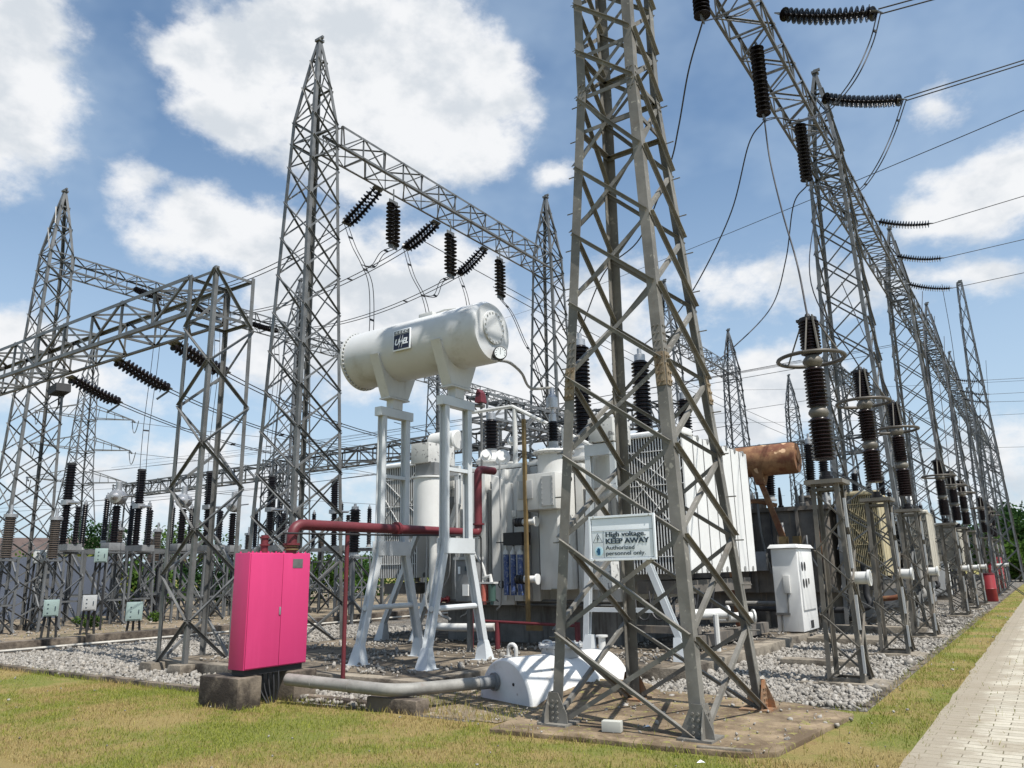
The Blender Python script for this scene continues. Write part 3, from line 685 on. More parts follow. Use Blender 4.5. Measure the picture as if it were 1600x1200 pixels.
single('floodlight', MB().obox(AX(93, 609, -27.3), V(.05, .22, 0), V(.28, 0, .05), V(-.02, 0, .14)).bar(AX(93, 609, -27.3)+V(0, 0, -.1), AX(93, 609, -27.3)+V(-.15, .1, -.5), .05, .05), 'dark', 'black floodlight fixed to the far left tower', 'floodlight')

# ------------------------------------------------------------------ insulator strings and line conductors
IG = 'insulator strings'
cy = []
for k, (a, b, va, vb) in enumerate((((592, 293), (541, 351), (615, 314), (614, 388)), ((683, 346), (633, 389), (704, 362), (703, 433)), ((758, 387), (717, 429), (781, 403), (780, 466)))):
    which = ('first', 'second', 'third')[k]+' from the left'
    p = AX(a[0], a[1], -14.38); q = AY(b[0], b[1], p.y); insulator_string(p, q, 11, f'slanting twin insulator string under the central girder, {which}', IG, .26, .12, .05, (0, 1, 0))
    p2 = AX(va[0], va[1], -13.55); q2 = p2+V(0, 0, -1)*(p2.z-AX(vb[0], vb[1], -13.55).z)
    insulator_string(p2, q2, 11, f'hanging twin insulator string under the central girder, {which}', IG, .24, .12, 0, (0, 1, 0))
    MB_ = MB().tube([p2+V(0, 0, .03), p2+V(0, 0, .35)], .02, 6); single('hanger_link', MB_, 'steel', f'short hanger link above the {which} hanging string', 'link')
    cy.append((q, q2))
TW = (0, .22, .0)
ends = [(AX(215, 445, -27.55), AX(257, 467, -26.0)), (AX(306, 470, -27.55), AX(334, 490, -26.0)), (AX(397, 500, -27.55), AX(432, 516, -26.0))]
for k, (p, q) in enumerate(ends):
    w3 = ('left', 'middle', 'right')[k]
    p = V(p.x, p.y, GZ+.05); q = V(-26.0, p.y, q.z)
    insulator_string(p, q, 11, f'{w3} tension string on the far left girder, dark against the sky', IG, .24, .12, .04, (0, 1, 0))
    cable(sagline(cy[k][0], q, .55), f'twin conductor from the {("first", "second", "third")[k]} slanting string across to the far left girder', .014, TW, raw=True)
    cable([q, q+V(.2, 0, -2), q+V(-.3, .2, -5), V(q.x-.4, q.y+.3, 4.6)], f'twin dropper hanging from the {w3} tension string of the far left girder', .012, (.05, .2, 0))
for k, (pxs, lb) in enumerate(((((541, 352), (553, 385), (567, 413), (579, 445), (581, 500), (577, 560)), 'first'), (((633, 390), (645, 430), (661, 462), (670, 500), (672, 545)), 'second'), (((717, 430), (728, 460), (733, 490), (735, 530)), 'third'))):
    pts = [cy[k][0]]+[AX(x, y, -14.6) for x, y in pxs[1:]]
    cable(pts, f'twin dropper bending down from the {lb} slanting string behind the oil tank', .012, (.0, .16, 0))
for k, pxs in enumerate((((614, 391), (597, 396), (583, 416), (567, 415)), ((703, 435), (690, 440), (680, 462), (661, 462)))):
    cable([cy[k][1]]+[AX(x, y, -14.2) for x, y in pxs[1:]], f'short slack jumper under the {("first", "second")[k]} hanging string', .012, (0, .14, 0))
cable([cy[2][1]]+[AX(x, y, -12.8) for x, y in ((800, 490), (820, 535), (835, 563), (850, 620), (858, 690))], 'twin dropper from the third hanging string beside the tank end', .012, (0, .14, 0))
# strings on the portal girder, wires running off to the back
for k, (a, b, c) in enumerate((((108, 588), (186, 630), (267, 650)), ((180, 560), (263, 609), (400, 647)), ((269, 534), (353, 584), (440, 610)))):
    w3 = ('left', 'middle', 'right')[k]
    p = AY(a[0], a[1], 9.05); q = AX(b[0], b[1], p.x)
    insulator_string(p, q, 13, f'{w3} dark double insulator string slanting off the portal girder', IG, .26, .115, .03, (1, 0, 0))
    g = MB().bar(q+V(0, .02, -.02), q+V(-.05, -.25, -.28), .03, .05); single('clamp', g, 'steel', f'line clamp tail at the end of the {w3} portal string', 'clamp')
    r_ = V(p.x+.2, 24.5, 6.9)
    cable(sagline(q, r_, 1.15), f'twin conductor running back from the {w3} portal string', .012, (.2, 0, 0), raw=True)
# right row
RS = []
for k, (a, b) in enumerate((((1088, -75), (1104, 32)), ((1181, 66), (1194, 188)), ((1249, 188), (1262, 289)))):
    p = G(a[0], a[1], GZ+.1); D = ray(b[0], b[1]); q = V(p.x, p.y, EYE.z+D.z*math.hypot(p.x, p.y)/math.hypot(D.x, D.y))
    insulator_string(p, q, 16, ('insulator string cut by the top picture edge, beside the foreground tower', 'long hanging insulator string below the right hand girder', 'hanging insulator string before the dark tower behind the arresters')[k], IG, None, .15, 0); RS.append(q)
TS = []
for k, (a, b, n) in enumerate((((1216, 22), (1374, 18), 16), ((1281, 152), (1414, 155), 16), ((1368, 345), (1458, 349), 18), ((1397, 399), (1475, 403), 18), ((1416, 443), (1489, 450), 18), ((1490, 592), (1540, 594), 14), ((1497, 609), (1546, 616), 14), ((1502, 622), (1548, 628), 14), ((1545, 726), (1566, 729), 9), ((1547, 734), (1568, 738), 9))):
    p = AX(a[0], a[1], -3.15); q = AY(b[0], b[1], p.y)
    insulator_string(p, q, n, 'tension insulator string stretching right from the right hand girder, number %s from the top' % ('one two three four five six seven eight nine ten'.split()[k]), IG, (.30, .24)[k] if k < 2 else None, .15 if k < 2 else .125, .10, (0, 1, .5)); TS.append(q)
for k, (px, lb) in enumerate((((1700, -75), 'topmost'), ((1700, 62), 'second'), ((1700, 273), 'third'), ((1700, 348), 'fourth'), ((1700, 402), 'fifth'), ((1700, 583), 'sixth'), ((1700, 606), 'seventh'), ((1700, 622), 'eighth'))):
    y0 = TS[k].y; q = AY(px[0], px[1], y0+1.0)
    e = TS[k]+(q-TS[k])*6
    cable(sagline(TS[k], e, (e-TS[k]).length*.004), f'{lb} overhead line leaving to the right from the end of its tension string', .015 if k < 2 else .012, (0, .25, .05) if k < 2 else None, raw=True)
def jump(pts, lb, r=.014, tw=None): return cable(pts, lb, r, tw)
ys = [t.y for t in TS]
jump([TS[0], AY(1360, 70, ys[0]), AY(1330, 130, ys[0]), AX(1290, 175, -3.0), AX(1250, 188, -3.2), AX(1215, 184, -3.6), RS[1]], 'twin jumper looping from the topmost tension string under the girder', .013, (.05, .07, 0))
jump([TS[1], AY(1395, 210, ys[1]), AY(1370, 262, ys[1]), AX(1342, 298, -3.0), AX(1310, 300, -3.2), AX(1285, 291, -3.6), RS[2]], 'twin jumper looping from the second tension string under the girder', .013, (.05, .07, 0))
jump([AX(1200, -20, -3.2), AX(1165, 20, -3.5), AX(1130, 26, -3.8), RS[0]], 'jumper entering from the top picture edge to the cut off string')
HV = [V(-7.55, 14.0, 6.7), V(-7.55, 16.25, 6.75), V(-7.55, 18.6, 6.55)]
# ------------------------------------------------------------------ elevated oil conservator on two A frames
TX0, TX1, TYc, TZ, TR = -10.2, -7.17, 9.93, 5.52, .53
tk = thing('oil_conservator', 'long white oil tank with bolted end flanges raised on two white A frame stands', 'oil tank', (-8.7, TYc, TZ-TR))
MB().lathe([(TR-.05, 0), (TR, .02), (TR, TX1-TX0-.06), (TR-.04, TX1-TX0)], (TX0, TYc, TZ), (1, 0, 0), 48).build('shell', 'white_tank', tk, smooth=35)
for x, s in ((TX1, 1), (TX0, -1)):
    g = MB()
    if s > 0:
        g.lathe([(.29, 0), (.29, .03), (.27, .034)], (x, TYc+.02, TZ+.08), (1, 0, 0), 32)
        for k in range(18):
            a = 2*math.pi*k/18; g.lathe([(.017, .03), (.017, .05)], (x, TYc+.02+.255*math.cos(a), TZ+.08+.255*math.sin(a)), (1, 0, 0), 6)
    else:
        g.lathe([(TR+.03, 0), (TR+.03, .04)], (x-.04, TYc, TZ), (1, 0, 0), 48)
        for k in range(44):
            a = 2*math.pi*k/44; g.lathe([(.018, 0), (.018, .03)], (x, TYc+(TR+.005)*math.cos(a), TZ+(TR+.005)*math.sin(a)), (1, 0, 0), 6)
    g.build('end_flange', 'white_tank', tk, smooth=35)
gp = AX(780, 553, TX1+.10); gdir = V(.72, -.68, -.1).normalized()
ga = MB().lathe([(.10, -.05), (.115, .0), (.115, .09), (.10, .10)], gp, gdir, 24).build('level_gauge', 'dark', tk, smooth=35)
x_, y_ = perp(gdir)
MB().tube([gp-gdir*.04, gp-gdir*.3], .05, 10).build('gauge_neck', 'grey_paint', tk)
MB().lathe([(.098, .101), (.098, .104)], gp, gdir, 24).build('dial', 'sign_white', ga)
g = MB().obox(gp+gdir*.106+y_*.02, x_*.003, y_*.045, gdir*.001)
for k in range(9):
    a = math.pi*(-.15+1.3*k/8); c = x_*math.cos(a)+y_*math.sin(a); g.obox(gp+gdir*.106+c*.078, c*.010, c.cross(gdir)*.004, gdir*.001)
g.build('needle', 'ink', ga)
# badge
bq = AY(629, 531, TYc-TR); bp = V(bq.x, TYc-math.sqrt(TR**2-(bq.z-TZ)**2)-.016, bq.z); SB = 1.42; e1 = V(1, 0, 0); e2 = V(0, TYc-bp.y, 0)*-1+V(0, 0, bp.z-TZ); e2.normalize(); e3 = e2.cross(e1)*-1
if e3.z < 0: e3 = -e3
bd = MB().obox(bp, e1*.20, e3*.19, e2*.010).build('badge', 'sign_white', tk, bevel=.012)
MB().obox(bp+e2*.012-e3*.035, e1*.178, e3*.132, e2*.003).build('badge_field', 'badge', bd)
MB().obox(bp+e2*.012+e3*.138, e1*.178, e3*.034, e2*.003).build('badge_band', 'steel', bd)
def text(body, size, origin, ex, ey, m, parent, name='lettering', bold=0.0, shear=0.0, depth=.002, align='LEFT', sx=1.0, dbl=0.0):
    fc = bpy.data.curves.new(name, 'FONT'); fc.body = body; fc.size = size; fc.extrude = depth; fc.offset = bold; fc.shear = shear; fc.align_x = align
    fc.materials.append(M[m]); o = bpy.data.objects.new(name, fc); COL.objects.link(o)
    ex, ey = Vector(ex).normalized(), Vector(ey).normalized(); ez = ex.cross(ey); lo = Vector(origin)-(ORI.get(parent.name, V(0, 0, 0)) if parent else V(0, 0, 0))
    o.matrix_local = Matrix(((ex.x*sx, ey.x, ez.x, lo.x), (ex.y*sx, ey.y, ez.y, lo.y), (ex.z*sx, ey.z, ez.z, lo.z), (0, 0, 0, 1)))
    bpy.context.view_layer.update(); me = bpy.data.meshes.new_from_object(o.evaluated_get(bpy.context.evaluated_depsgraph_get())); ml = o.matrix_local.copy(); bpy.data.objects.remove(o)
    if dbl:
        bm = bmesh.new(); bm.from_mesh(me); r_ = bmesh.ops.duplicate(bm, geom=bm.verts[:]+bm.edges[:]+bm.faces[:])
        for v_ in r_['geom']:
            if isinstance(v_, bmesh.types.BMVert): v_.co.x += dbl; v_.co.z += .0004
        bm.to_mesh(me); bm.free()
    o = bpy.data.objects.new(name, me); COL.objects.link(o); o.matrix_local = ml
    if parent: o.parent = parent
    return o
text('U', .145, bp+e2*.017-e3*.085-e1*.158, e1, e3, 'sign_white', bd, bold=.005, shear=.25)
text('EL', .145, bp+e2*.017-e3*.085+e1*.033, e1, e3, 'sign_white', bd, bold=.005, shear=.25, sx=.8)
g = MB()
for k in (-.032, .027):
    c = bp+e2*.017+e1*k-e3*.036
    g.prism([c+e1*.012+e3*.12, c+e1*-.027+e3*-.014, c+e1*.0+e3*-.006, c+e1*-.024+e3*-.12, c+e1*.024+e3*.02, c+e1*-.003+e3*.012], e2*.003)
g.build('lightning_mark', 'sign_white', bd)
g = MB()
for k in range(4):
    c = bp+e2*.016+e3*.138+e1*(-.11+.075*k); g.obox(c+e1*-.02, e1*.006, e3*.02, e2*.002).obox(c+e3*.016, e1*.02, e3*.005, e2*.002).obox(c-e3*.014+e1*.006, e1*.014, e3*.004, e2*.002)
g.build('band_lettering', 'sign_white', bd)
g = MB().obox((-8.55, TYc, TZ+TR+.03), V(.16, 0, 0), V(0, .12, 0), V(0, 0, .035)).tube([(-8.4, TYc, TZ+TR+.06), (-8.2, TYc, TZ+TR+.08), (-7.7, TYc+.05, TZ+TR+.03)], .02, 6); g.build('top_valve', 'white', tk, bevel=.006)
for x in (-9.37, -7.95):
    for s in (-1, 1):
        MB().prism([(x-.10, TYc+s*.25, 4.67), (x+.10, TYc+s*.25, 4.67), (x+.10, TYc+s*.565, TZ-.12), (x-.10, TYc+s*.565, TZ-.12)], (0, s*-.03, 0)).build('saddle', 'white', tk)
    MB().box(x-.085, x+.085, TYc-.12, TYc+.12, 4.47, 4.64).box(x-.13, x+.13, TYc-.26, TYc+.26, 4.64, 4.665).prism([(x-.01, TYc-.24, 4.68), (x-.01, TYc+.24, 4.68), (x-.01, TYc+.54, TZ-.14), (x-.01, TYc-.54, TZ-.14)], (.02, 0, 0)).prism([(x+.085, TYc-.24, 4.68), (x+.085, TYc+.24, 4.68), (x+.085, TYc+.54, TZ-.16), (x+.085, TYc-.54, TZ-.16)], (.02, 0, 0)).build('saddle_foot', 'white', tk)
    fr = thing('tank_stand', 'white A frame stand under the left half of the elevated oil tank' if x < -9 else 'white A frame stand under the right half of the elevated oil tank, nearest the camera', 'tank stand', (x, TYc, .19), 'tank stands')
    fw = 'frame_white'
    for s in (-1, 1):
        g = MB(); a, b, c = V(x, TYc+s*.40, 4.42), V(x, TYc+s*.42, 2.02), V(x, TYc+s*.72, .42)
        a.y = TYc+s*.30; b.y = TYc+s*.31
        for p, q in ((a, b), (b, c)):
            d = (q-p).normalized()
            for o_ in (-.055, .055): g.bar(p+V(o_, 0, 0), q+V(o_, 0, 0), .014, .11, (0, 1, 0))
            g.bar(p, q, .098, .014, (0, 1, 0))
        g.build('leg', fw, fr)
        g = MB().box(x-.17, x+.17, TYc+s*.74-.17, TYc+s*.74+.17, .185, .205)
        g.hexa([(x-.12, TYc+s*.74-.11, .206), (x+.12, TYc+s*.74-.11, .206), (x+.12, TYc+s*.74+.11, .206), (x-.12, TYc+s*.74+.11, .206), (x-.068, TYc+s*.71-.055, .5), (x+.068, TYc+s*.71-.055, .5), (x+.068, TYc+s*.71+.055, .5), (x-.068, TYc+s*.71+.055, .5)])
        g.build('foot', fw, fr)
    MB().box(x-.08, x+.08, TYc-.42, TYc+.42, 4.31, 4.465).build('head_beam', fw, fr)
    MB().box(x-.075, x-.061, TYc-.40, TYc+.40, 1.90, 2.14).box(x+.061, x+.075, TYc-.40, TYc+.40, 1.90, 2.14).build('gusset', fw, fr)
    MB().box(x-.05, x+.05, TYc-.26, TYc+.26, 3.22, 3.28).build('rung', fw, fr)
    MB().tube([(x, TYc-.62, 1.06), (x, TYc+.62, 1.06)], .045, 10).build('tie_bar', fw, fr)

# ------------------------------------------------------------------ pink fire valve cabinet, its plinths and the red pipe
CX0, CX1, CY0, CY1, CZ0, CZ1 = -8.86, -8.55, 6.41, 7.41, .45, 1.90
pc_ = thing('fire_cabinet', 'bright pink two door steel cabinet on blackened concrete blocks', 'cabinet', (-8.7, 6.9, CZ0))
MB().box(CX0, CX1, CY0, CY1, CZ0, CZ1).build('body', 'pink', pc_, bevel=.008)
ym = (CY0+CY1)/2+.03
for a, b in ((CY0+.012, ym-.003), (ym+.003, CY1-.012)):
    d = MB().box(CX1+.001, CX1+.016, a, b, CZ0+.015, CZ1-.012).build('door', 'pink', pc_, bevel=.005)
    if a > ym: MB().box(CX1+.0165, CX1+.02, b-.30, b-.13, CZ1-.20, CZ1-.08).build('vent_plate', 'steel', d)
    else: MB().box(CX1+.0165, CX1+.028, b-.035, b-.008, 1.10, 1.20).build('handle', 'silver', d, bevel=.003)
MB().box(CX0+.03, CX1-.03, CY0+.04, CY1-.04, CZ0-.07, CZ0).build('base_frame', 'dark', pc_)
for k in range(8):
    for x in (CX0+.03, CX1-.03): MB().lathe([(.012, 0), (.012, .02)], (x, CY0+.06+.125*k, CZ1), n=6).build('lid_bolt', 'pink', pc_)
single('plinth', MB().box(-9.28, -8.49, 6.30, 6.66, -.05, .37), 'concrete_dark', 'blackened concrete block under the left end of the pink cabinet', 'plinth', 'cabinet plinths', bevel=.02)
single('plinth', MB().box(-9.2, -8.42, 7.12, 7.50, -.05, .37), 'concrete_dark', 'shadowed concrete block under the right end of the pink cabinet', 'plinth', 'cabinet plinths', bevel=.02)
single('plinth', MB().box(-7.1, -6.3, 7.12, 7.36, -.05, .16), 'concrete_dark', 'low dark concrete block under the bend of the grey ground pipe', 'plinth', bevel=.02)
g = MB()
for k in range(5): g.tube(curve_pts([(-8.72+.03*k, 6.75+.06*k, .46), (-8.68+.03*k, 6.78+.05*k, .2), (-8.6, 6.85+.03*k, .0)]), .012, 5)
single('cable_bundle', g, 'cable', 'black cables dropping out under the pink cabinet', 'cable')
fp = thing('fire_pipe', 'thick dull red fire pipe from the pink cabinet across to the transformer', 'pipe', (-8.55, 7.1, 1.9))
X = -8.62
z1 = AX(520, 822, X).z; Yv = AX(747, 800, X).y
def bend(a, c, b, n=7): return [a.lerp(c, t).lerp(c.lerp(b, t), t) for t in [i/n for i in range(n+1)]]
A_, B_, C_ = V(X, 7.13, 1.86), V(X, 7.13, z1), V(X, Yv, z1)
zt = AX(757, 735, X).z; D_ = V(X, Yv, zt); E_ = V(X-.03, Yv+.55, zt+.02)
pts = [A_]+bend(V(X, 7.13, z1-.2), B_, V(X, 7.33, z1))+bend(V(X, Yv-.12, z1), C_, V(X, Yv, z1+.12))+bend(V(X, Yv, zt-.14), D_, D_+(E_-D_).normalized()*.14)+[E_]
MB().tube(pts, .075, 14).build('pipe', 'red', fp, smooth=50)
g = MB()
for c, ax in ((V(X, 7.13, 2.02), (0, 0, 1)), (V(X, 9.22, z1), (0, 1, 0)), (V(X, 9.255, z1), (0, 1, 0)), (V(X, Yv, z1+.16), (0, 0, 1))): g.lathe([(.115, -.014), (.115, .014)], c, ax, 16)
g.build('flange', 'red', fp, smooth=40)
g = MB().lathe([(.10, -.01), (.10, .01)], (X, 7.13, 1.99), (0, 0, 1), 14).lathe([(.10, -.01), (.10, .01)], (X, 7.13, 1.95), (0, 0, 1), 14)
g.build('collar', 'ochre', fp, smooth=40)
ps = V(X, AX(543, 830, X).y, 0); MB().tube([ps+V(0, 0, .0), ps+V(0, 0, z1-.06)], .032, 10).build('support_post', 'red', fp, smooth=50)
MB().tube([(X+.1, 6.9, 2.16), (X+.1, 9, 2.19), (X+.1, Yv-.1, 2.24), (X+.1, Yv-.05, 2.2), (X+.1, Yv-.05, .9)], .016, 6).build('pilot_line', 'dark', fp)
single('stub_valve', MB().tube([(-8.75, 6.78, 1.9), (-8.75, 6.78, 2.14)], .05, 10).lathe([(.07, 0), (.07, .02)], (-8.75, 6.78, 2.0), n=12).lathe([(.065, 0), (.065, .02)], (-8.75, 6.78, 2.1), n=12), 'red', 'short dark red valve stub on the lid of the pink cabinet', 'valve', smooth=40)

# ------------------------------------------------------------------ grey ground pipe and the half buried white tank
gp_ = thing('ground_pipe', 'grey pipe lying above the kerb from the pink cabinet to the buried white tank', 'pipe', (-7.5, 7.05, .2))
a, b, c = V(-8.35, 6.95, .30), V(-6.62, 7.12, .25), AY(772, 1065, 8.40)
MB().tube([a]+bend(a.lerp(b, .86), b, b.lerp(c, .2))+[c], .075, 16).build('pipe', 'pipe_grey', gp_, smooth=50)
dd = (c-b).normalized(); g = MB().lathe([(.082, -.25), (.082, -.02)], c, dd, 16).lathe([(.11, -.02), (.11, .02)], c, dd, 16); g.build('coupling', 'box_grey', gp_, smooth=40)
g = MB()
for t in (.25, .6): g.lathe([(.079, -.012), (.079, .012)], a.lerp(b, t), (b-a), 16)
g.build('weld', 'pipe_grey', gp_, smooth=40)
bt = thing('buried_tank', 'white cylindrical tank half buried in a bank of brown earth beside the foreground tower', 'tank', (-5.75, 9, 0))
ZC, RB, LB_ = -.02, .545, 1.95
ba = V(.31, .95, 0).normalized(); bc = V(-5.93, 8.38, ZC); bs = V(ba.y, -ba.x, 0)
MB().lathe([(RB-.03, -.012), (RB-.015, 0), (RB, .015), (RB, LB_-.3)]+[(RB*math.cos(q), LB_-.3+.3*math.sin(q)) for q in (.2, .4, .6, .8, 1.0, 1.2, 1.4, 1.5)], bc, ba, 56).build('shell', 'white_dome', bt, smooth=30)
mp = bc+ba*.95+V(0, 0, RB-.05)
mh = MB().lathe([(.26, 0), (.26, .12), (.30, .125), (.30, .155), (.26, .17)], mp, n=32).build('manhole', 'grey_paint', bt, smooth=35)
for k in range(14):
    q = 2*math.pi*k/14; MB().lathe([(.013, .10), (.013, .185)], mp+V(.282*math.cos(q), .282*math.sin(q), 0), n=6).build('bolt', 'grey_paint', mh)
for dx in (-.18, .18):
    e_ = mp+V(dx, 0, 0); MB().tube(curve_pts([e_+V(-.06, -.05, .1), e_+V(-.06, -.05, .19), e_+V(.06, -.05, .19), e_+V(.06, -.05, .1)], 4), .012, 6).build('lifting_eye', 'white', mh)
MB().lathe([(.05, -.02), (.05, .12)], c, ba, 12).build('inlet', 'grey_paint', bt, smooth=40)
MB().lathe([(.02, -.02), (.02, .02)], bc+bs*.2+V(0, 0, .25), ba, 8).build('drain_plug', 'dark', bt)
v0_ = bc+ba*1.6+V(.1, 0, RB-.1); MB().tube([v0_, v0_+V(0, 0, .26)], .05, 10).lathe([(.085, 0), (.085, .025)], v0_+V(0, 0, .26), n=12).build('vent_stub', 'white', bt, smooth=40)
gn = AY(803, 1020, 10.2)
single('gooseneck_vent', MB().tube([V(gn.x+.04, 10.2, .1)]+[V(gn.x+.04, 10.2, .40)]+[V(gn.x-.03+.07*math.cos(q), 10.2, .43+.07*math.sin(q)) for q in [i*math.pi/8 for i in range(9)]]+[V(gn.x-.10, 10.2, .33)], .032, 10).lathe([(.075, 0), (.075, .02)], (gn.x-.10, 10.2, .32), n=12), 'white', 'small white gooseneck pipe on the slab behind the buried tank', 'vent', smooth=50)
gb = G(957, 1143, .05); single('loose_block', MB().obox(gb+V(0, 0, .05), V(.095, .02, 0), V(-.012, .05, 0), V(0, 0, .05)), 'block', 'small loose grey block lying on the pad between the feet of the foreground tower', 'block', bevel=.006)
for q, lb in (((1012, 1136), 'crumpled white scrap on the earth pad inside the tower feet'), ((1095, 1192), 'tiny white scrap in the grass before the earth pad')):
    p = G(q[0], q[1], .05); single('paper_scrap', MB().add([p+V(-.03, -.012, 0), p+V(.024, -.018, .012), p+V(.03, .024, .0), p+V(-.012, .024, .018)], [(0, 1, 2), (0, 2, 3)]), 'sign_white', lb, 'litter')

# ------------------------------------------------------------------ warning sign
SX0, SX1, SZ0, SZ1, SY = -3.98, -3.225, 1.685, 2.145, 7.215
sg = thing('warning_sign', 'white high voltage keep away sign bolted to the foreground tower', 'sign', ((SX0+SX1)/2, SY, SZ0))
MB().box(SX0, SX1, SY, SY+.012, SZ0, SZ1).build('panel', 'sign_white', sg, bevel=.003)
g = MB(); yy = SY-.002
g.box(SX0+.004, SX1-.004, yy-.010, yy, SZ0+.002, SZ0+.022).box(SX0+.004, SX1-.004, yy-.010, yy, SZ1-.022, SZ1-.002).box(SX0+.003, SX0+.022, yy-.0105, yy, SZ0+.022, SZ1-.022).box(SX1-.022, SX1-.003, yy-.0105, yy, SZ0+.022, SZ1-.022)
g.build('frame', 'sign_white', sg)
x0, x1, z0, z1_, zs, xs = SX0+.028, SX1-.028, SZ0+.028, SZ1-.028, SZ1-.155, SX0+.165
g = MB(); lw = .0022
for a0, a1, b0, b1 in ((x0, x1, z0, z0+lw), (x0, x1, z1_-lw, z1_), (x0, x0+lw, z0, z1_), (x1-lw, x1, z0, z1_), (x0, x1, zs, zs+lw), (xs, xs+lw, z0, zs)): g.box(a0, a1, SY-.003-.0002*len(g.v)/8, SY-.001, b0, b1)
g.build('border_line', 'ink', sg)
tx, tz, th = SX0+.098, zs-.088, .10
def tri(h, y): return [(tx-h*.6, y, tz-h*.33), (tx+h*.6, y, tz-h*.33), (tx, y, tz+h*.67)]
o3 = tri(.098, SY-.0025); i3 = tri(.086, SY-.0025); g = MB(); g.add(o3+i3, [(0, 1, 4, 3), (1, 2, 5, 4), (2, 0, 3, 5)])
def pr2(poly, y=SY-.004): return MB().prism([(px_, y, pz_) for px_, pz_ in poly], (0, .003, 0))
g.build('hazard_triangle', 'ink', sg)
pr2([(tx+.004, tz+.045), (tx-.012, tz+.002), (tx, tz+.006), (tx-.006, tz-.028), (tx+.012, tz+.014), (tx+.0, tz+.010), (tx+.012, tz+.045)]).build('lightning_bolt', 'ink', sg)
hc = V(tx+.01, 0, z0+.068)
g = MB().lathe([(.048, 0), (.048, .002)], (hc.x, SY-.002, hc.z), (0, -1, 0), 24); g.build('disc', 'ink_pale', sg)
g = pr2([(hc.x-.016, hc.z-.035), (hc.x+.014, hc.z-.035), (hc.x+.018, hc.z-.005), (hc.x-.018, hc.z-.0)], SY-.0072)
for k, (dx, h) in enumerate(((-.014, .030), (-.005, .038), (.004, .036), (.013, .028))): g.box(hc.x+dx-.0035, hc.x+dx+.0035, SY-.0075, SY-.0042, hc.z-.004, hc.z+h)
g.prism([(hc.x-.018, SY-.0073, hc.z-.014), (hc.x-.032, SY-.0073, hc.z+.008), (hc.x-.026, SY-.0073, hc.z+.012), (hc.x-.012, SY-.0073, hc.z-.002)], (0, .003, 0))
g.build('hand_mark', 'ink_blue', sg)
tx0 = xs+.022
for s, size, z, bd_ in (('High voltage.', .070, zs-.062, .0008), ('KEEP AWAY', .072, zs-.132, .0016), ('Authorized', .058, zs-.193, 0.0006), ('personnel only.', .058, zs-.250, 0.0006)):
    text(s, size, V(tx0, SY-.003, z), (1, 0, 0), (0, 0, 1), 'ink', sg, bold=bd_, depth=.0012, sx=1.25, dbl=.0032 if bd_ > .0007 else 0.0)
g = MB()
for x_ in (SX0+.06, SX1-.06):
    for z_ in (SZ0+.011, SZ1-.011): g.lathe([(.007, 0), (.006, .004)], (x_, SY-.012, z_), (0, -1, 0), 8)
g.build('bolts', 'bolt', sg)
# ------------------------------------------------------------------ white power transformer
tr = thing('power_transformer', 'large white power transformer with finned radiators at both ends behind the raised oil tank', 'transformer', (-9, 14.5, .19))
MB().box(-11.1, -6.75, 13.35, 16.2, 1.0, 3.72).build('tank', 'white', tr, bevel=.03)
MB().box(-11.25, -6.6, 13.2, 16.35, 3.72, 3.80).build('cover', 'white', tr, bevel=.01)
MB().box(-11.0, -6.9, 13.45, 16.0, .19, 1.0).build('skid', 'skid_grey', tr)
for x in (-10.6, -8.9, -7.2): MB().box(x-.05, x+.05, 13.25, 13.35, 1.0, 3.7).build('stiffener', 'white', tr)
def pX(px, y, py=800): return AY(px, py, y).x
def pZ(px, py, y): return AY(px, py, y).z
# front boxes between the tank stand and the turret
MB().box(-10.35, -8.3, 12.98, 13.35, 1.02, 3.66).build('front_panel', 'white', tr, bevel=.02)
MB().box(pX(737, 12.75), pX(758, 12.75), 12.75, 12.98, 1.0, 3.62).build('side_box', 'white', tr, bevel=.015)
MB().prism([(pX(766, 12.7), 12.75, .95), (pX(766, 12.7), 12.75, 3.55), (pX(790, 12.7), 12.95, 3.35), (pX(790, 12.7), 12.95, .95)], (0, .5, 0)).build('side_box', 'white', tr, bevel=.01)
xa, xb = pX(818, 12.4), pX(881, 12.4)
xc = pX(842, 12.5)
MB().box(xa, xc-.002, 12.95, 13.35, 1.25, 3.4).build('turret_recess', 'grey_paint', tr)  # recess plate greyer than the turret, its shadow put into the colour
MB().prism([(xc, 12.5, 1.25), (xb-.16, 12.42, 1.25), (xb, 12.62, 1.25), (xb, 13.35, 1.25), (xc, 13.35, 1.25)], (0, 0, 2.17)).build('turret_box', 'white', tr, bevel=.012)
MB().box(xa-.03, xb-.06, 12.22, 13.4, 2.72, 3.40, ).build('terminal_box', 'white', tr, bevel=.015)
pl_ = MB().box(xa+.02, xa+.34, 12.195, 12.218, 2.93, 3.28).build('bolted_plate', 'grey_paint', tr, bevel=.004)
g = MB().box(xb-.36, xb-.10, 12.195, 12.218, 2.78, 3.33)
for k in range(6):
    for x in (xb-.345, xb-.115): g.lathe([(.012, 0), (.012, .012)], (x, 12.194, 2.82+.095*k), (0, -1, 0), 6)
g.build('bolted_plate', 'grey_paint', tr)
cxm = (xa+xb)/2
MB().lathe([(.34, 0), (.32, .42), (.40, .425), (.42, .46), (.40, .49), (.2, .54)], (cxm, 12.85, 3.405), n=32).build('turret_dome', 'white', tr, smooth=35)
g = MB()
for k in range(20): g.lathe([(.013, .42), (.013, .50)], (cxm+.385*math.cos(.314*k), 12.85+.385*math.sin(.314*k), 3.405), n=6)
g.build('turret_bolts', 'steel', tr)
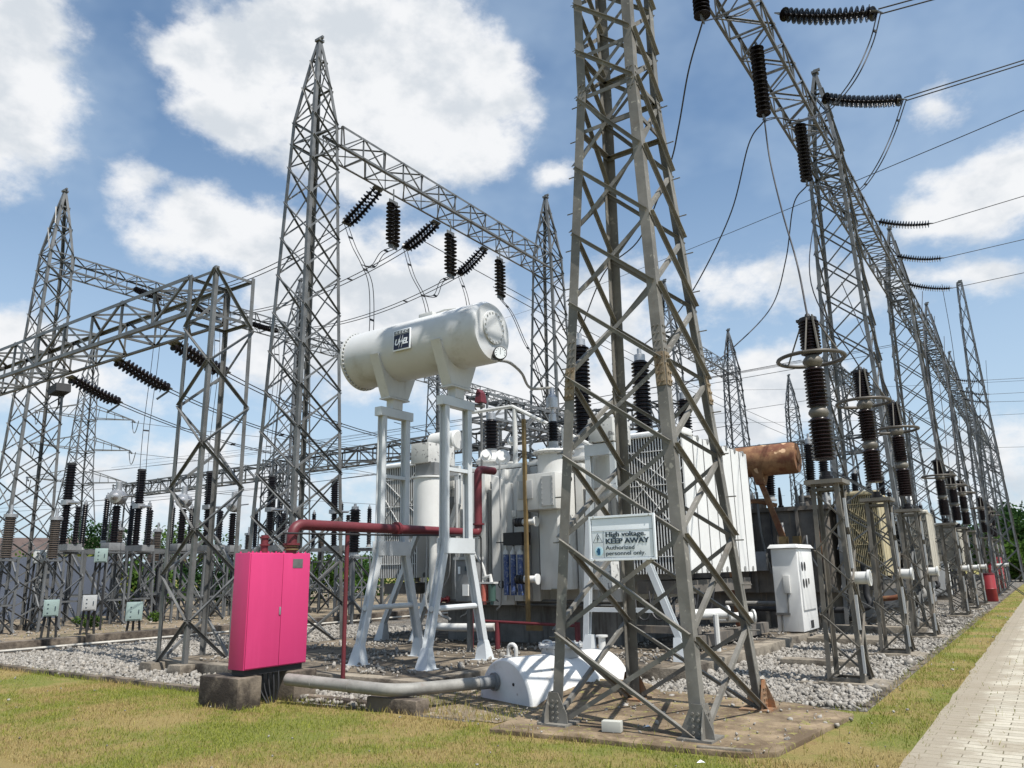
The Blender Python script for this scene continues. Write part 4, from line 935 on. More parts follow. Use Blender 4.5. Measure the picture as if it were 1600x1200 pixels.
for z, lb in ((2.18, 0), (1.36, 1)):
    zc = pZ(835, 815 if not lb else 905, 12.35); MB().tube([(xa+.05, 12.3, zc), (xa+.34, 12.3, zc)], .065, 12).lathe([(.10, 0), (.10, .03)], (xa+.33, 12.3, zc), (1, 0, 0), 14).build('pipe_stub', 'white_bright', tr, smooth=40)
    MB().lathe([(.085, 0), (.085, .03), (.07, .03), (.07, .07), (.085, .07), (.085, .1), (.07, .1), (.07, .14), (.085, .14), (.085, .18)], (xa-.12, 12.3, zc), (1, 0, 0), 14).build('flexible_joint', 'dark', tr)
# radiators: thin plates side by side
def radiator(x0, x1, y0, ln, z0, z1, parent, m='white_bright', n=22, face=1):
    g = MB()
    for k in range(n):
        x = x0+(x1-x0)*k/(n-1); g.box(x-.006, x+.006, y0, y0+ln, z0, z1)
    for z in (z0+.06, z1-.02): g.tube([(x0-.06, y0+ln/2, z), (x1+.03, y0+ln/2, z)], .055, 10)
    r = g.build('radiator', 'fin_shade' if m == 'white_bright' else m, parent)
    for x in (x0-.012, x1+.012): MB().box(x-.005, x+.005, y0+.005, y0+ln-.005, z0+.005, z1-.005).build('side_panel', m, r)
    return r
def bank(x0, x1, parent, y0=13.1, m='white_bright', cnt=7, z0=1.5, z1=4.02):
    first = radiator(x0, x1, y0, .485, z0, z1, parent, m)
    for k in range(1, cnt):
        o = first.copy(); COL.objects.link(o); o.parent = parent; o.location = (0, .53*k, 0)
        for c in kids(first): d = c.copy(); COL.objects.link(d); d.parent = o
    g = MB()
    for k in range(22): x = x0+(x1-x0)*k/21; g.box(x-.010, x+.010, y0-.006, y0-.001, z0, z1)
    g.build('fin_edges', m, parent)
    g = MB()
    for x, y, a, b in ((0, 0, .15, .75), (0, 0, .8, .2), (0, 0, .45, .95), (0, 0, .93, .55)):
        g.bar((x0, y0-.014, lerp(z0, z1, a)), (x1, y0-.014, lerp(z0, z1, b)), .012, .012)
    for f in (.12, .38, .63, .88): g.bar((x0, y0-.013, lerp(z0, z1, f)), (x1, y0-.013, lerp(z0, z1, f)), .014, .012)
    g.build('tie_rod', m, parent)
    g = MB().prism([(x0-.05, y0-.05, z1-.03), (x0-.05, y0-.05, z1+.05), (x0-.05, y0+.1, z1+.10), (x0-.05, y0+.45, z1+.10), (x0-.05, y0+.45, z1-.03)], (x1-x0+.1, 0, 0)); g.build('top_header', m, parent, bevel=.02)
    g = MB().box(x0+.1, x1-.1, y0+.1, y0+.53*cnt-.15, z0-.35, z0-.12).tube([(x1-.15, y0+.2, z0-.1), (x1-.15, y0+.2, z0+.05)], .06, 8).tube([(x1-.15, y0+1.6, z0-.1), (x1-.15, y0+1.6, z0+.05)], .06, 8)
    g.build('bottom_frame', 'brown_tank', parent)
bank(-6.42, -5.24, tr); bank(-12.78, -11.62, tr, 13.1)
for x0, y, r in ((-6.1, 13.9, .13), (-11.7, 13.9, .13)): MB().tube(curve_pts([(x0, y, 3.85), (x0-.35*(1 if x0 > -8 else -1), y, 3.85), (x0-.6*(1 if x0 > -8 else -1), y, 3.6)], 6), r, 12).build('oil_pipe', 'white', tr, smooth=40)
# small relief vessel and pipework on the cover
rv = AY(697, 690, 13.6); MB().lathe([(.20, 0), (.235, .03), (.235, .75), (.20, .78)], (rv.x-.40, 13.6, rv.z), (1, 0, 0), 24).build('relief_vessel', 'white', tr, smooth=35)
MB().tube([(rv.x-.2, 13.6, rv.z-.2), (rv.x-.2, 13.6, 3.78)], .05, 8).tube([(rv.x+.2, 13.6, rv.z-.2), (rv.x+.2, 13.6, 3.78)], .05, 8).build('relief_leg', 'grey_paint', tr)
g = MB()
for px, py, r in ((785, 715, .17), (800, 690, .10), (760, 712, .13)):
    c = AY(px, py, 13.4); g.lathe([(r, 0), (r, .05), (r*.6, .055), (r*.6, .12)], c, (.5, -.8, .2), 18)
g.build('valve', 'white_bright', tr, smooth=40)
g = MB()
for a, b in (((800, 635), (1010, 738)), ((735, 645), (800, 635))):
    p, q = AY(a[0], a[1], 13.3), AY(b[0], b[1], 13.3); g.tube([p, q], .04, 8)
p = AY(804, 640, 13.3); g.tube([p, V(p.x, 13.3, 3.78)], .055, 10)
for px in (862, 880): p = AY(px, 670, 13.3); g.tube([p, V(p.x, 13.3, 3.78)], .045, 8)
g.build('oil_pipe', 'white', tr, smooth=40)
for k in range(9):
    a = AY(740+rng.uniform(0, 150), 700, 13.6+rng.uniform(0, 1.5)); g = MB(); z = 3.8; g.lathe([(.09, 0), (.09, .06), (.06, .07), (.06, .16), (.08, .17), (.08, .2)], (a.x, a.y, z), n=12); g.build('cover_fitting', rng.choice(['white', 'grey_paint', 'steel']), tr, smooth=40)
c0 = AY(768, 720, 14.2)
MB().lathe([(.30, 0), (.30, .22), (.36, .23), (.36, .28), (.2, .45)], (c0.x, 14.2, 3.8), n=24).build('bushing_turret', 'white', tr, smooth=35)
def flanged(x, y, z0, ztop, r, label, lean=(0, 0, 1), m='porcelain_black'):
    return bushing((x, y, z0), ztop-z0, r, label, 'bushing', 'transformer bushings', m, lean, base=.16, cap=.30, name='bushing', nl=20, core=.7)
flanged(c0.x, 14.2, 4.2, 5.35, .175, 'short black bushing with a red box beside its cap, behind the tank stand')
t2 = AY(838, 640, 12.85); tb = flanged(cxm, 12.85, 3.93, t2.z, .12, 'small black bushing with silver cap on the front turret')
MB_ = MB().lathe([(.12, 0), (.12, .20), (.10, .22), (.05, .30), (.05, .42)], (cxm, 12.85, t2.z-.02), n=18); MB_.build('terminal_cap', 'silver', tb, smooth=40)
cable([gp+V(.0, .0, -.11), AY(797, 567, 10.6), AY(815, 583, 11.6), AY(829, 606, 12.45), V(cxm, 12.85, t2.z+.40)], 'grey hose arching from the tank gauge down to the front turret cap', .028, name='hose', cat='hose', group=None, m='pipe_grey')
rb = AY(750, 622, 13.6); single('red_actuator', MB().box(rb.x-.08, rb.x+.10, 13.5, 13.72, rb.z-.11, rb.z+.10, .02).prism([(rb.x-.05, 13.5, rb.z+.103), (rb.x+.08, 13.5, rb.z+.103), (rb.x, 13.5, rb.z+.2)], (0, .2, 0)), 'red', 'small red actuator box on a post above the transformer cover', 'actuator')
HVB = [((-7.9, 14.25, 4.1), AX(903, 520, -7.9).z, .20, 'tall black bushing right behind the left rear leg of the foreground tower'), ((-7.1, 15.6, 4.0), AX(1000, 546, -7.1).z, .205, 'tall black bushing between the rear legs of the foreground tower'), ((-6.25, 15.95, 4.0), AX(1067, 604, -6.25).z, .15, 'shorter black bushing behind the front right leg of the foreground tower')]
HV = []
for (x, y, z), zt, r, lb in HVB:
    MB().lathe([(r*1.5, 0), (r*1.5, z-3.8), (r*1.7, z-3.79), (r*1.7, z-3.75)], (x, y, 3.79), n=20).build('bushing_turret', 'white', tr, smooth=35)
    flanged(x, y, z, zt, r, lb); HV.append(V(x, y, zt))
single('actuator_pipe', MB().tube([(rb.x+.02, 13.62, rb.z-.112), (rb.x+.02, 13.62, 3.80)], .03, 8).tube([(rb.x+.1, 13.62, rb.z-.2), (rb.x-.9, 13.62, rb.z+.02)], .045, 8), 'steel', 'steel pipe frame that carries the small red actuator', 'pipe')
# header stands with drums at both inner corners
def header_stand(x0, x1, f0, f1, label, drumx, boxx, ztop, yl=11.7, zb=3.0):
    t = thing('header_stand', label, 'support stand', ((x0+x1)/2, 11.7, .19), 'header stands')
    for x, f in ((x0, f0), (x1, f1)):
        g = MB()
        for o_ in (-.05, .05): g.bar((x, yl+o_, ztop), (x, yl+o_, zb), .10, .012, (0, 1, 0)); g.bar((x, yl+o_, zb), (f, yl+o_, .45), .10, .012, (0, 1, 0))
        g.bar((x, yl, ztop), (x, yl, zb), .012, .088, (0, 1, 0)); g.bar((x, yl, zb), (f, yl, .45), .012, .088, (0, 1, 0))
        g.build('leg', 'frame_white', t)
        s = 1 if f > x else -1
        MB().hexa([(f-.12, yl-.12, .2), (f+.12, yl-.12, .2), (f+.12, yl+.12, .2), (f-.12, yl+.12, .2), (f-s*.06-.06, yl-.06, .55), (f-s*.06+.06, yl-.06, .55), (f-s*.06+.06, yl+.06, .55), (f-s*.06-.06, yl+.06, .55)]).build('foot', 'frame_white', t)
    MB().bar((x0-.05, yl, ztop-.1), (x1+.05, yl, ztop-.1), .12, .2).build('head_beam', 'frame_white', t)
    MB().bar((lerp(x0, f0, .6), yl, .95), (lerp(x1, f1, .6), yl, .95), .07, .07).build('tie_bar', 'frame_white', t)
    MB().box(boxx-.24, boxx+.24, 11.9 if drumx else 11.6, 12.75 if drumx else 12.3, ztop+.02, ztop+.44).build('header_box', 'mottled', t, bevel=.01)
    if drumx:
        MB().box(drumx-.26, drumx+.26, 11.98, 12.4, ztop-.24, ztop+.018).build('neck', 'box_grey', t)  # its grey also paints in the shade of the opening above the drum
        MB().lathe([(.34, 0), (.34, 1.05), (.37, 1.055), (.37, 1.09)], (drumx, 12.15, ztop-1.35), n=32).build('drum', 'white_bright', t, smooth=35)
        g = MB().tube([(drumx+.1, 12.15, ztop-1.35), (drumx+.1, 12.15, .9)], .085, 12); g.tube(curve_pts([(drumx+.1, 12.15, .95), (drumx+.12, 12.15, .62), (drumx+.45, 12.15, .56), (drumx+1.6, 12.2, .58)], 6), .075, 12); g.build('oil_pipe', 'white', t, smooth=40)
    return t
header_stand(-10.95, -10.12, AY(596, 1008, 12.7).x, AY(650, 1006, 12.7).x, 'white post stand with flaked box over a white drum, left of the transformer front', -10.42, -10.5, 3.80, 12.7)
header_stand(-6.40, -5.92, AY(918, 1016, 11.7).x, -4.9, 'white post stand with flaked box seen through the foreground tower', None, -6.1, 3.72)
dr = AY(938, 720, 12.2); single('drum', MB().lathe([(.30, 0), (.30, .7), (.33, .71), (.33, .75)], (dr.x, 12.3, dr.z-.5), n=28).tube(curve_pts([(dr.x-.3, 12.3, dr.z-.6), (dr.x+.1, 12.2, dr.z-.62), (dr.x+.45, 12.3, dr.z-.2)], 6), .09, 10), 'white', 'white drum hanging in the post stand behind the foreground tower', 'drum', smooth=40)
bx = AY(942, 900, 12.0); single('terminal_box', MB().box(bx.x-.22, bx.x+.22, 11.85, 12.2, bx.z-.22, bx.z+.24), 'mottled', 'flaked white terminal box low behind the warning sign', 'box', bevel=.01)
# ribs, conduits and small fittings that break up the tank front
for k, (x, w_, d, z0, z1, m_) in enumerate(((-10.9, .08, .12, 1.0, 3.6, 'white'), (-10.25, .06, .1, 1.1, 3.5, 'white'), (-9.75, .12, .04, 1.2, 2.4, 'grey_paint'), (-9.05, .04, .1, 1.0, 3.65, 'white'), (-8.75, .10, .06, 1.0, 2.2, 'white'), (-8.5, .025, .2, 1.0, 3.7, 'grey_paint'), (-7.25, .08, .15, 1.0, 3.6, 'white'), (-6.9, .05, .2, 1.2, 3.5, 'grey_paint'))):
    MB().box(x-w_, x+w_, 12.96-d, 12.985 if -10.3 < x < -8.3 else 13.345, z0+.03, z1).build('rib', m_, tr, bevel=.008)
for k in range(9):
    x = -10.9+.27*k; y = 12.62+.05*(k % 3); z0 = rng.uniform(.9, 1.6); z1 = rng.uniform(2.6, 3.9)
    MB().tube(curve_pts([(x, y, z1), (x+.02, y-.02, (z0+z1)/2), (x-.01, y, z0), (x+rng.uniform(-.3, .3), y+.1, z0-.25)], 6), rng.choice([.012, .018, .03]), 6).build('conduit', rng.choice(['cable', 'grey_paint', 'steel', 'grey_paint']), tr, smooth=60)
for k in range(8):
    x = rng.uniform(-10.9, -8.5); z = rng.uniform(1.3, 3.5); s = rng.uniform(.05, .12)
    MB().box(x-s, x+s, 12.82, 12.95, z-s*1.2, z+s*1.2).build('junction_box', rng.choice(['box_grey', 'white', 'grey_paint', 'grey_paint']), tr, bevel=.008)
for k in range(5):
    x = -10.6+.8*k; z = rng.choice([1.05, 1.35, 3.3]); MB().lathe([(.07, 0), (.07, .03), (.035, .035), (.035, .22), (.06, .225), (.06, .25)], (x, 12.95, z), (0, -1, 0), 12).torus((x, 12.66, z), .07, .01, 16, 6, (0, 1, 0)).build('valve', rng.choice(['dark', 'red', 'grey_paint']), tr, smooth=40)
g = MB()
for z in (.95, 1.02): g.tube([(-11.2, 13.05, z), (-6.7, 13.05, z)], .03, 8)
g.build('oil_pipe', 'steel', tr)
# smaller equipment in front of the transformer
yp = 12.2; a = AY(819, 690, yp); b = AY(819, 985, yp)
single('ochre_post', MB().bar((a.x, yp, b.z), (a.x, yp, pZ(818, 655, yp)), .07, .06).bar((a.x, yp-.02, b.z+.05), (a.x+.3, yp-.02, b.z+.05), .07, .09), 'ochre', 'tall ochre painted channel post before the transformer turret', 'post')
for k, px in enumerate((792, 803, 814)):
    c = AY(px, 930, 12.45); zt = pZ(px, 858, 12.45); t = thing('breather', f'blue speckled glass breather tube, {("left", "middle", "right")[k]} of three under the dark bracket', 'breather', c, 'silica gel breathers')
    h = zt-c.z; MB().lathe([(.058, .0), (.058, h-.1)], c, n=16).build('tube', 'blue_gel', t, smooth=40)
    MB().lathe([(.066, h-.1), (.066, h-.06), (.02, h), (.02, h+.05)], c, n=16).build('cap', 'white', t, smooth=40)
c = AY(803, 850, 12.45); single('breather_bracket', MB().box(c.x-.22, c.x+.22, 12.4, 12.7, c.z-.02, c.z+.22).box(c.x-.42, c.x-.24, 12.44, 12.5, c.z+.03, c.z+.05), 'dark', 'dark bracket holding three blue breather tubes', 'bracket')
a, b = AY(712, 875, 11.3), AY(735, 940, 11.3)
cb = thing('marshalling_box', 'grey metal marshalling box with small white symbol plates inside the nearer tank stand', 'control box', ((a.x+b.x)/2, 11.3, b.z))
MB().box(a.x, b.x+.03, 11.3, 11.6, b.z, a.z, ).build('body', 'box_grey', cb, bevel=.01)
MB().box(a.x-.03, b.x+.06, 11.26, 11.64, a.z+.001, a.z+.05).build('hood', 'grey_paint', cb)
g = MB().box(a.x+.06, a.x+.11, 11.292, 11.298, a.z-.25, a.z-.12); g.build('symbol_plate', 'sign_white', cb); MB().box(b.x-.12, b.x-.05, 11.292, 11.298, a.z-.20, a.z-.12).build('symbol_plate', 'ink', cb)
MB().box(b.x-.16, b.x-.03, 11.27, 11.298, b.z+.10, b.z+.30).build('handle_box', 'white_bright', cb)
MB().bar(((a.x+b.x)/2, 11.5, .19), ((a.x+b.x)/2, 11.5, b.z), .08, .08).build('post', 'steel', cb)
ja = AY(765, 912, 11.4)
jb = thing('oil_relay', 'white bracket with one salmon and one green oil jar beside the nearer tank stand', 'oil relay', (ja.x, 11.4, ja.z-.3))
MB().tube(curve_pts([AY(735, 856, 11.4), AY(752, 880, 11.4), AY(757, 895, 11.4), AY(759, 905, 11.4)], 5), .028, 8).tube([ja+V(-.14, 0, .02), ja+V(-.14, 0, .1), ja+V(.02, 0, .14), ja+V(.04, 0, .02)], .035, 8).build('pipe', 'white', jb, smooth=40)
MB().box(ja.x-.20, ja.x+.14, 11.33, 11.47, ja.z, ja.z+.03).build('top_plate', 'white', jb)
for dx, m_ in ((-.11, 'jar_red'), (.05, 'jar_green')): MB().lathe([(.07, 0), (.07, .28), (.05, .30)], (ja.x+dx, 11.4, ja.z-.30), n=16).lathe([(.035, 0), (.03, .06)], (ja.x+dx, 11.4, ja.z-.36), n=10).build('jar', m_, jb, smooth=40)
# low red fire ring
fr_ = thing('fire_ring', 'thin red sprinkler pipe on short red posts low before the transformer', 'pipe', (-8, 12, .19))
a, b = AY(748, 970, 12.0), AY(905, 978, 12.0); MB().tube([a, b], .025, 8).build('pipe', 'red', fr_)
for px in (777, 902): c = AY(px, 972, 12.0); MB().tube([V(c.x, 12, .19), V(c.x, 12, c.z)], .05, 10).build('post', 'red', fr_)
c = AY(735, 940, 11.9); MB().tube([V(c.x, 11.9, .19), V(c.x, 11.9, pZ(735, 930, 11.9))], .06, 10).build('post', 'red', fr_)
for px, py, lb in ((1118, 960, 'left'), (1160, 965, 'right')):
    c = AX(px, py, -4.95); single('white_pipe', MB().tube([c+V(-.5, -.3, 0), c+V(.1, .3, 0)], .09, 12).tube([c, V(c.x, c.y, .19)], .05, 8).lathe([(.14, 0), (.14, .03)], c+V(.1, .3, 0), (.8, .6, 0), 14), 'white', f'short white flanged pipe low under the radiators, {lb}', 'pipe', 'pipes under the radiators', smooth=40)
g = MB()
for k in range(5): y = 13.0+.15*k; g.tube(curve_pts([(-6.3+.22*k, y, 1.2), (-6.2+.22*k, y-.1, .8), (-6.0+.22*k, y-.12, .75), (-5.9+.22*k, y, 1.25)], 6), .018, 6)
single('cable_loop', g, 'cable', 'dark looping cables under the right radiators', 'cable')
single('base_beam', MB().box(-6.3, -5.1, 12.9, 13.05, .5, .62).box(-5.3, -5.15, 13.1, 17, .25, .45), 'brown_tank', 'brown skid beam under the right radiators', 'beam')
# jumpers from the right row to the transformer bushings
cable([RS[0], AX(1076, 110, -4.3), AX(1060, 200, -4.8), AX(1045, 262, -5.2), AX(1000, 372, -6.3), AX(945, 425, -7.2), HV[0]+V(0, 0, .0)], 'black conductor curving from the cut off string down behind the foreground tower', .016)
cable([RS[1], AX(1170, 225, -4.1), AX(1143, 330, -4.8), AX(1095, 432, -5.8), AX(1050, 500, -6.6), HV[1]], 'black conductor curving from the long hanging string to the middle bushing', .016)
cable([RS[2], AX(1240, 320, -4.0), AX(1228, 405, -4.6), AX(1205, 480, -5.2), AX(1140, 548, -5.8), HV[2]+V(0, 0, .0)], 'black conductor curving from the third hanging string to the short bushing', .016)
# ------------------------------------------------------------------ kiosk, arresters, right row
kx0, kx1, ky0, ky1 = -5.12, -4.57, 17.55, 18.85
kk = thing('control_kiosk', 'tall white steel control kiosk with dark oval slots standing on a concrete strip', 'control kiosk', (-4.85, 18.2, .14))
MB().box(kx0, kx1, ky0, ky1, .22, 1.97).build('body', 'white_bright', kk, bevel=.01)
MB().box(kx0+.05, kx1-.04, ky0+.06, ky1-.05, .14, .22).build('base', 'concrete', kk)
MB().hexa([(kx0-.06, ky0-.06, 1.98), (kx1+.05, ky0-.06, 1.98), (kx1+.05, ky1+.05, 1.98), (kx0-.06, ky1+.05, 1.98), (kx0+.0, ky0-.02, 2.06), (kx1-.0, ky0-.02, 2.06), (kx1, ky1, 2.06), (kx0, ky1, 2.06)]).build('roof', 'white_bright', kk, bevel=.006)
dr_ = MB().box(kx1+.002, kx1+.03, ky0+.12, ky1-.12, .66, 1.90).build('door', 'white_bright', kk, bevel=.006)
for y in (ky0+.24, ky0+.46):
    for z in (1.22, 1.58): MB().prism([(kx1+.031, y+.075*math.cos(q*.3927), z+.10*math.sin(q*.3927)) for q in range(16)], (.004, 0, 0)).build('vent_slot', 'dark', dr_)
MB().box(kx1+.031, kx1+.05, ky0+.62, ky0+.68, 1.2, 1.32).build('handle', 'steel', dr_)
MB().box(kx1+.001, kx1+.006, ky0+.6, ky0+.85, .26, .42).build('cable_hole', 'dark', kk)
MB().box(kx0+.22, kx0+.36, ky0-.07, ky0-.002, 1.02, 1.40).build('meter_box', 'white', kk, bevel=.008)
MB().tube([(kx0+.29, ky0-.03, 1.02), (kx0+.27, ky0-.03, .6), (kx0+.12, ky0-.03, .55), (kx0+.12, ky0-.03, .0)], .018, 6).box(kx0+.0, kx0+.3, ky0-.06, ky0-.003, .56, .61).build('conduit', 'steel', kk)
def arrester(y, label, ztop=5.28, zp=2.72, ring=True, x=-2.5):
    st, c_ = lattice_tower((x, y, 0), 'lattice stand under the '+label[0], [(0, .24, .24, 0, 0), (zp, .185, .185, 0, 0)], [.1+(zp-.15)*k/6 for k in range(7)], .06, .036, 'steel_brown', (.12, zp-.05), name='arrester_stand', cat='stand', group='arrester stands', feet=None, tip=False, style='Z', t=.008)
    MB().box(x-.26, x+.26, y-.26, y+.26, zp, zp+.06).build('platform', 'steel_brown', st)
    MB().box(x-.34, x+.34, y-.34, y+.34, .005, .075).build('footing', 'concrete', st, bevel=.01)
    MB().tube([(x+.15, y-.05, 1.42), (x+.43, y-.05, 1.42)], .085, 14).lathe([(.11, 0), (.11, .03)], (x+.40, y-.05, 1.42), (1, 0, 0), 14).build('surge_counter', 'white', st, smooth=40)
    for a, b in ((.2, .55), (.75, 1.2), (1.55, 2.0), (2.1, 2.5)): MB().box(x+.235, x+.268, y-.26, y-.225, a, b).build('conduit', 'grey_paint', st)
    ar = thing('surge_arrester', label[1], 'surge arrester', (x, y, zp+.06), 'surge arresters by the path')
    z0, h = zp+.06, ztop-zp-.06
    MB().lathe([(.10, 0), (.10, .06), (.07, .07), (.07, .13)], (x, y, z0), n=14).build('base_insulator', 'porcelain_black', ar, smooth=40)
    s = [(.165, .12, .365), (.155, .435, .67), (.15, .755, .97)]
    for r, a, b in s: MB().lathe(sheds(r, r*.78, z0+h*a if 0 else h*a, h*b, 11), (x, y, z0), n=20).build('porcelain', 'porcelain', ar, smooth=50)
    for a in (.40, .712): MB().lathe([(.09, -.09), (.13, -.04), (.145, 0), (.13, .04), (.09, .09)], (x, y, z0+h*a), n=16).box(x-.14, x+.14, y-.03, y+.03, z0+h*a-.02, z0+h*a+.02).build('joint', 'steel_brown', ar, smooth=45)
    MB().lathe([(.13, 0), (.13, .05), (.05, .07), (.03, .12)], (x, y, z0+h*.965), n=16).box(x-.17, x+.1, y-.03, y+.03, z0+h*.97, z0+h*.985).build('cap', 'dark', ar, smooth=40)
    if ring:
        rz = z0+h*.73; MB().torus((x-.02, y, rz), .47, .030, 40, 8).build('grading_ring', 'ring', ar, smooth=60)
        g = MB()
        for a in (2.6, -1.5, .5): g.tube([(x+.12*math.cos(a), y+.12*math.sin(a), z0+h*.975), (x-.02+.47*math.cos(a), y+.47*math.sin(a), rz)], .012, 6)
        g.bar((x+.09, y-.1, z0+h*.99), (x+.13, y-.12, z0+h*.77), .07, .02); g.build('ring_strut', 'steel_brown', ar)
    return st, ar
OR = ('nearest', 'second', 'third', 'fourth', 'fifth', 'sixth', 'seventh', 'eighth', 'ninth')
protos = None
for k, (y, zt) in enumerate(((11.65, 5.28), (15.6, 5.28), (19.4, 5.24), (27.2, 4.75), (31, 4.75), (34.7, 4.75), (45, 4.75), (49, 4.75), (53, 4.75))):
    lb = (f'{OR[k]} ringed arrester', f'{OR[k]} brown ribbed surge arrester with grading ring along the path')
    if k in (0, 3): protos = arrester(y, lb, zt); st0 = protos
    else:
        y0 = 11.65 if k < 3 else 27.2
        dup(st0[0], (-2.5, y, 0), 'lattice stand under the '+lb[0]); dup(st0[1], (-2.5, y, st0[1].location.z), lb[1])
cable([RS[1], AX(1203, 250, -3.5), AX(1222, 330, -3.1), AX(1245, 410, -2.75), V(-2.5, 11.65, 5.3)], 'black conductor falling from the long hanging string to the nearest ringed arrester', .016)
cable([RS[2]+V(0, 1, 0), V(-3.2, 15.6, 7.2), V(-2.5, 15.6, 5.3)], 'thin conductor to the second ringed arrester', .012)
cable([V(-3.3, 19.6, 8.5), V(-2.8, 19.4, 6.5), V(-2.5, 19.4, 5.25)], 'thin conductor to the third ringed arrester', .012)
for k, y in enumerate((27.2, 31, 34.7)): cable([V(-2.6, y+5.4, 12.0), V(-2.6, y+3.4, 10), V(-2.5, y, 4.8)], f'long thin dropper to the {OR[3+k]} arrester', .012)
for k, y in enumerate((28.5, 33, 38, 43)): cable([V(-1.9+.2*k, y+4, 12.1), V(-1.9+.1*k, y+4, 9), V(-2.2, y+4, 5)], f'thin vertical dropper beside the far towers, {OR[k]} from the camera', .011)
for k, (x, y, h, lb) in enumerate(((-2.3, 38.2, 1.1, 'red fire drum standing at the edge of the verge'), (-2.6, 47, 1.5, 'red equipment drum farther along the verge'), (-2.7, 55, 1.9, 'farthest tall red drum in the equipment row'))):
    t = thing('red_drum', lb, 'drum', (x, y, 0), 'red drums along the verge'); MB().lathe([(.23, 0), (.25, .03), (.25, h*.45), (.265, h*.47), (.25, h*.49), (.25, h-.03), (.23, h)], (x, y, 0), n=20).build('body', 'red_bright', t, smooth=40); MB().lathe([(.26, 0), (.26, .04)], (x, y, h), n=20).build('lid', 'red', t, smooth=40)
# ------------------------------------------------------------------ farther transformers
def far_transformer(x, y, m, label, rads, cons, radm):
    t = thing('power_transformer', label, 'transformer', (x, y, 0), 'farther transformers')
    MB().box(x-2.6, x+2.0, y, y+3, .9, 3.05).build('tank', m, t, bevel=.03); MB().box(x-2.7, x+2.1, y-.1, y+3.1, 3.05, 3.16).build('cover', m, t)
    MB().box(x-2.4, x+1.8, y+.2, y+2.8, 0, .9).build('skid', 'brown_tank', t)
    for k in range(8): MB().box(x-2.5+k*.62, x-2.42+k*.62, y-.1, y, .9, 3.05).build('stiffener', m, t)
    for k in range(9):
        xx = x-.6+.3*k; z0, z1 = rng.uniform(.9, 1.6), rng.uniform(2.2, 3.6); MB().tube(curve_pts([(xx, y-.25, z1), (xx+.03, y-.3, (z0+z1)/2), (xx+rng.uniform(-.2, .2), y-.2, z0)], 5), rng.choice([.02, .035, .05]), 6).build('conduit', rng.choice(['rust', 'steel', 'cable', 'grey_paint']), t, smooth=60)
    for k in range(7):
        xx = rng.uniform(x-.8, x+2.0); z = rng.uniform(1.1, 3.0); s = rng.uniform(.08, .2); MB().box(xx-s, xx+s, y-.35, y-.12, z-s*1.3, z+s*1.3).build('junction_box', rng.choice(['box_grey', 'rust', 'steel', 'grey_paint']), t, bevel=.01)
    for k in range(10):
        xx = rng.uniform(x-1.5, x+2.0); yy = y+rng.uniform(0, 2.5); MB().lathe([(.08, 0), (.08, .1), (.05, .12), (.05, rng.uniform(.2, .6)), (.03, .62)], (xx, yy, 3.16), n=10).build('cover_fitting', rng.choice(['steel', 'rust', 'porcelain_black', 'grey_paint']), t, smooth=40)
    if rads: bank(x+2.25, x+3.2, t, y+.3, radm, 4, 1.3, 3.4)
    if cons:
        c = MB().lathe([(.36, 0), (.42, .05), (.42, 3.42), (.39, 3.48)], (x-1.9, y-.6, 4.4), (1, 0, 0), 32).lathe([(.2, 3.48), (.2, 3.51)], (x-1.9, y-.6, 4.45), (1, 0, 0), 20).build('conservator', cons, t, smooth=35)
        for dx in (-1.0, .55):
            MB().hexa([(x+dx-.1, y-.75, 3.75), (x+dx+.1, y-.75, 3.75), (x+dx+.1, y-.45, 3.75), (x+dx-.1, y-.45, 3.75), (x+dx-.16, y-.95, 4.2), (x+dx+.16, y-.95, 4.2), (x+dx+.16, y-.25, 4.2), (x+dx-.16, y-.25, 4.2)]).bar((x+dx, y-.6, 3.8), (x+dx+.45, y-.5, 2.2), .09, .14).bar((x+dx+.45, y-.5, 2.2), (x+dx+.45, y-.2, .0), .1, .1).build('conservator_leg', cons, t)
    for k in range(3): MB().lathe([(.2, 0), (.2, .3), (.25, .31), (.25, .36)], (x-1.4+k*1.3, y+1.2, 3.16), n=16).build('bushing_turret', m, t, smooth=40)
    for k in range(3): MB().tube(curve_pts([(x-2.4+k, y-.2, 3.2), (x-1.8+k, y-.3, 3.35), (x-1.2+k, y-.2, 3.2)], 5), .06, 8).build('oil_pipe', 'rust' if cons == 'rust' else 'steel', t)
    return t
far_transformer(-6.75, 21.6, 'brown_tank', 'dirty dark brown transformer with a rusty oil tank, beyond the white radiators', True, 'rust', 'yellow_rad')
far_transformer(-6.75, 31.5, 'beige_rad', 'pale beige transformer behind the second arrester', True, None, 'beige_rad')
far_transformer(-6.75, 43, 'brown_tank', 'distant brown transformer behind the far arrester row', True, 'white', 'beige_rad')
for k, (x, y, zt) in enumerate(((-5.35, 22.8, 5.3), (-5.2, 23.8, 5.35), (-6.5, 22.8, 4.7), (-7.3, 22.8, 4.6), (-6.0, 32.5, 5.4), (-5.2, 33.5, 5.3))):
    flanged(x, y, 3.45, zt, .15, ('black bushing just right of the rusty tank', 'second black bushing right of the rusty tank', 'short black bushing below the rusty tank', 'short black bushing at the radiator edge below the rusty tank', 'slanting black bushing on the beige transformer', 'second black bushing on the beige transformer')[k], (.05, 0, 1))
single('yellow_cooler', MB().box(-4.9, -4.1, 25.2, 25.6, 2.0, 3.1), 'yellow_rad', 'small cream cooler cabinet behind the stand of the nearest arrester', 'cooler', bevel=.03)
single('rusty_box', MB().box(-5.5, -5.32, 20.9, 21.1, 2.0, 2.35).box(-5.85, -5.66, 20.9, 21.1, 2.0, 2.35).box(-5.9, -5.3, 20.85, 21.15, 1.9, 1.998), 'ochre', 'pair of brown stubs on a shelf above the white kiosk roof', 'stub')
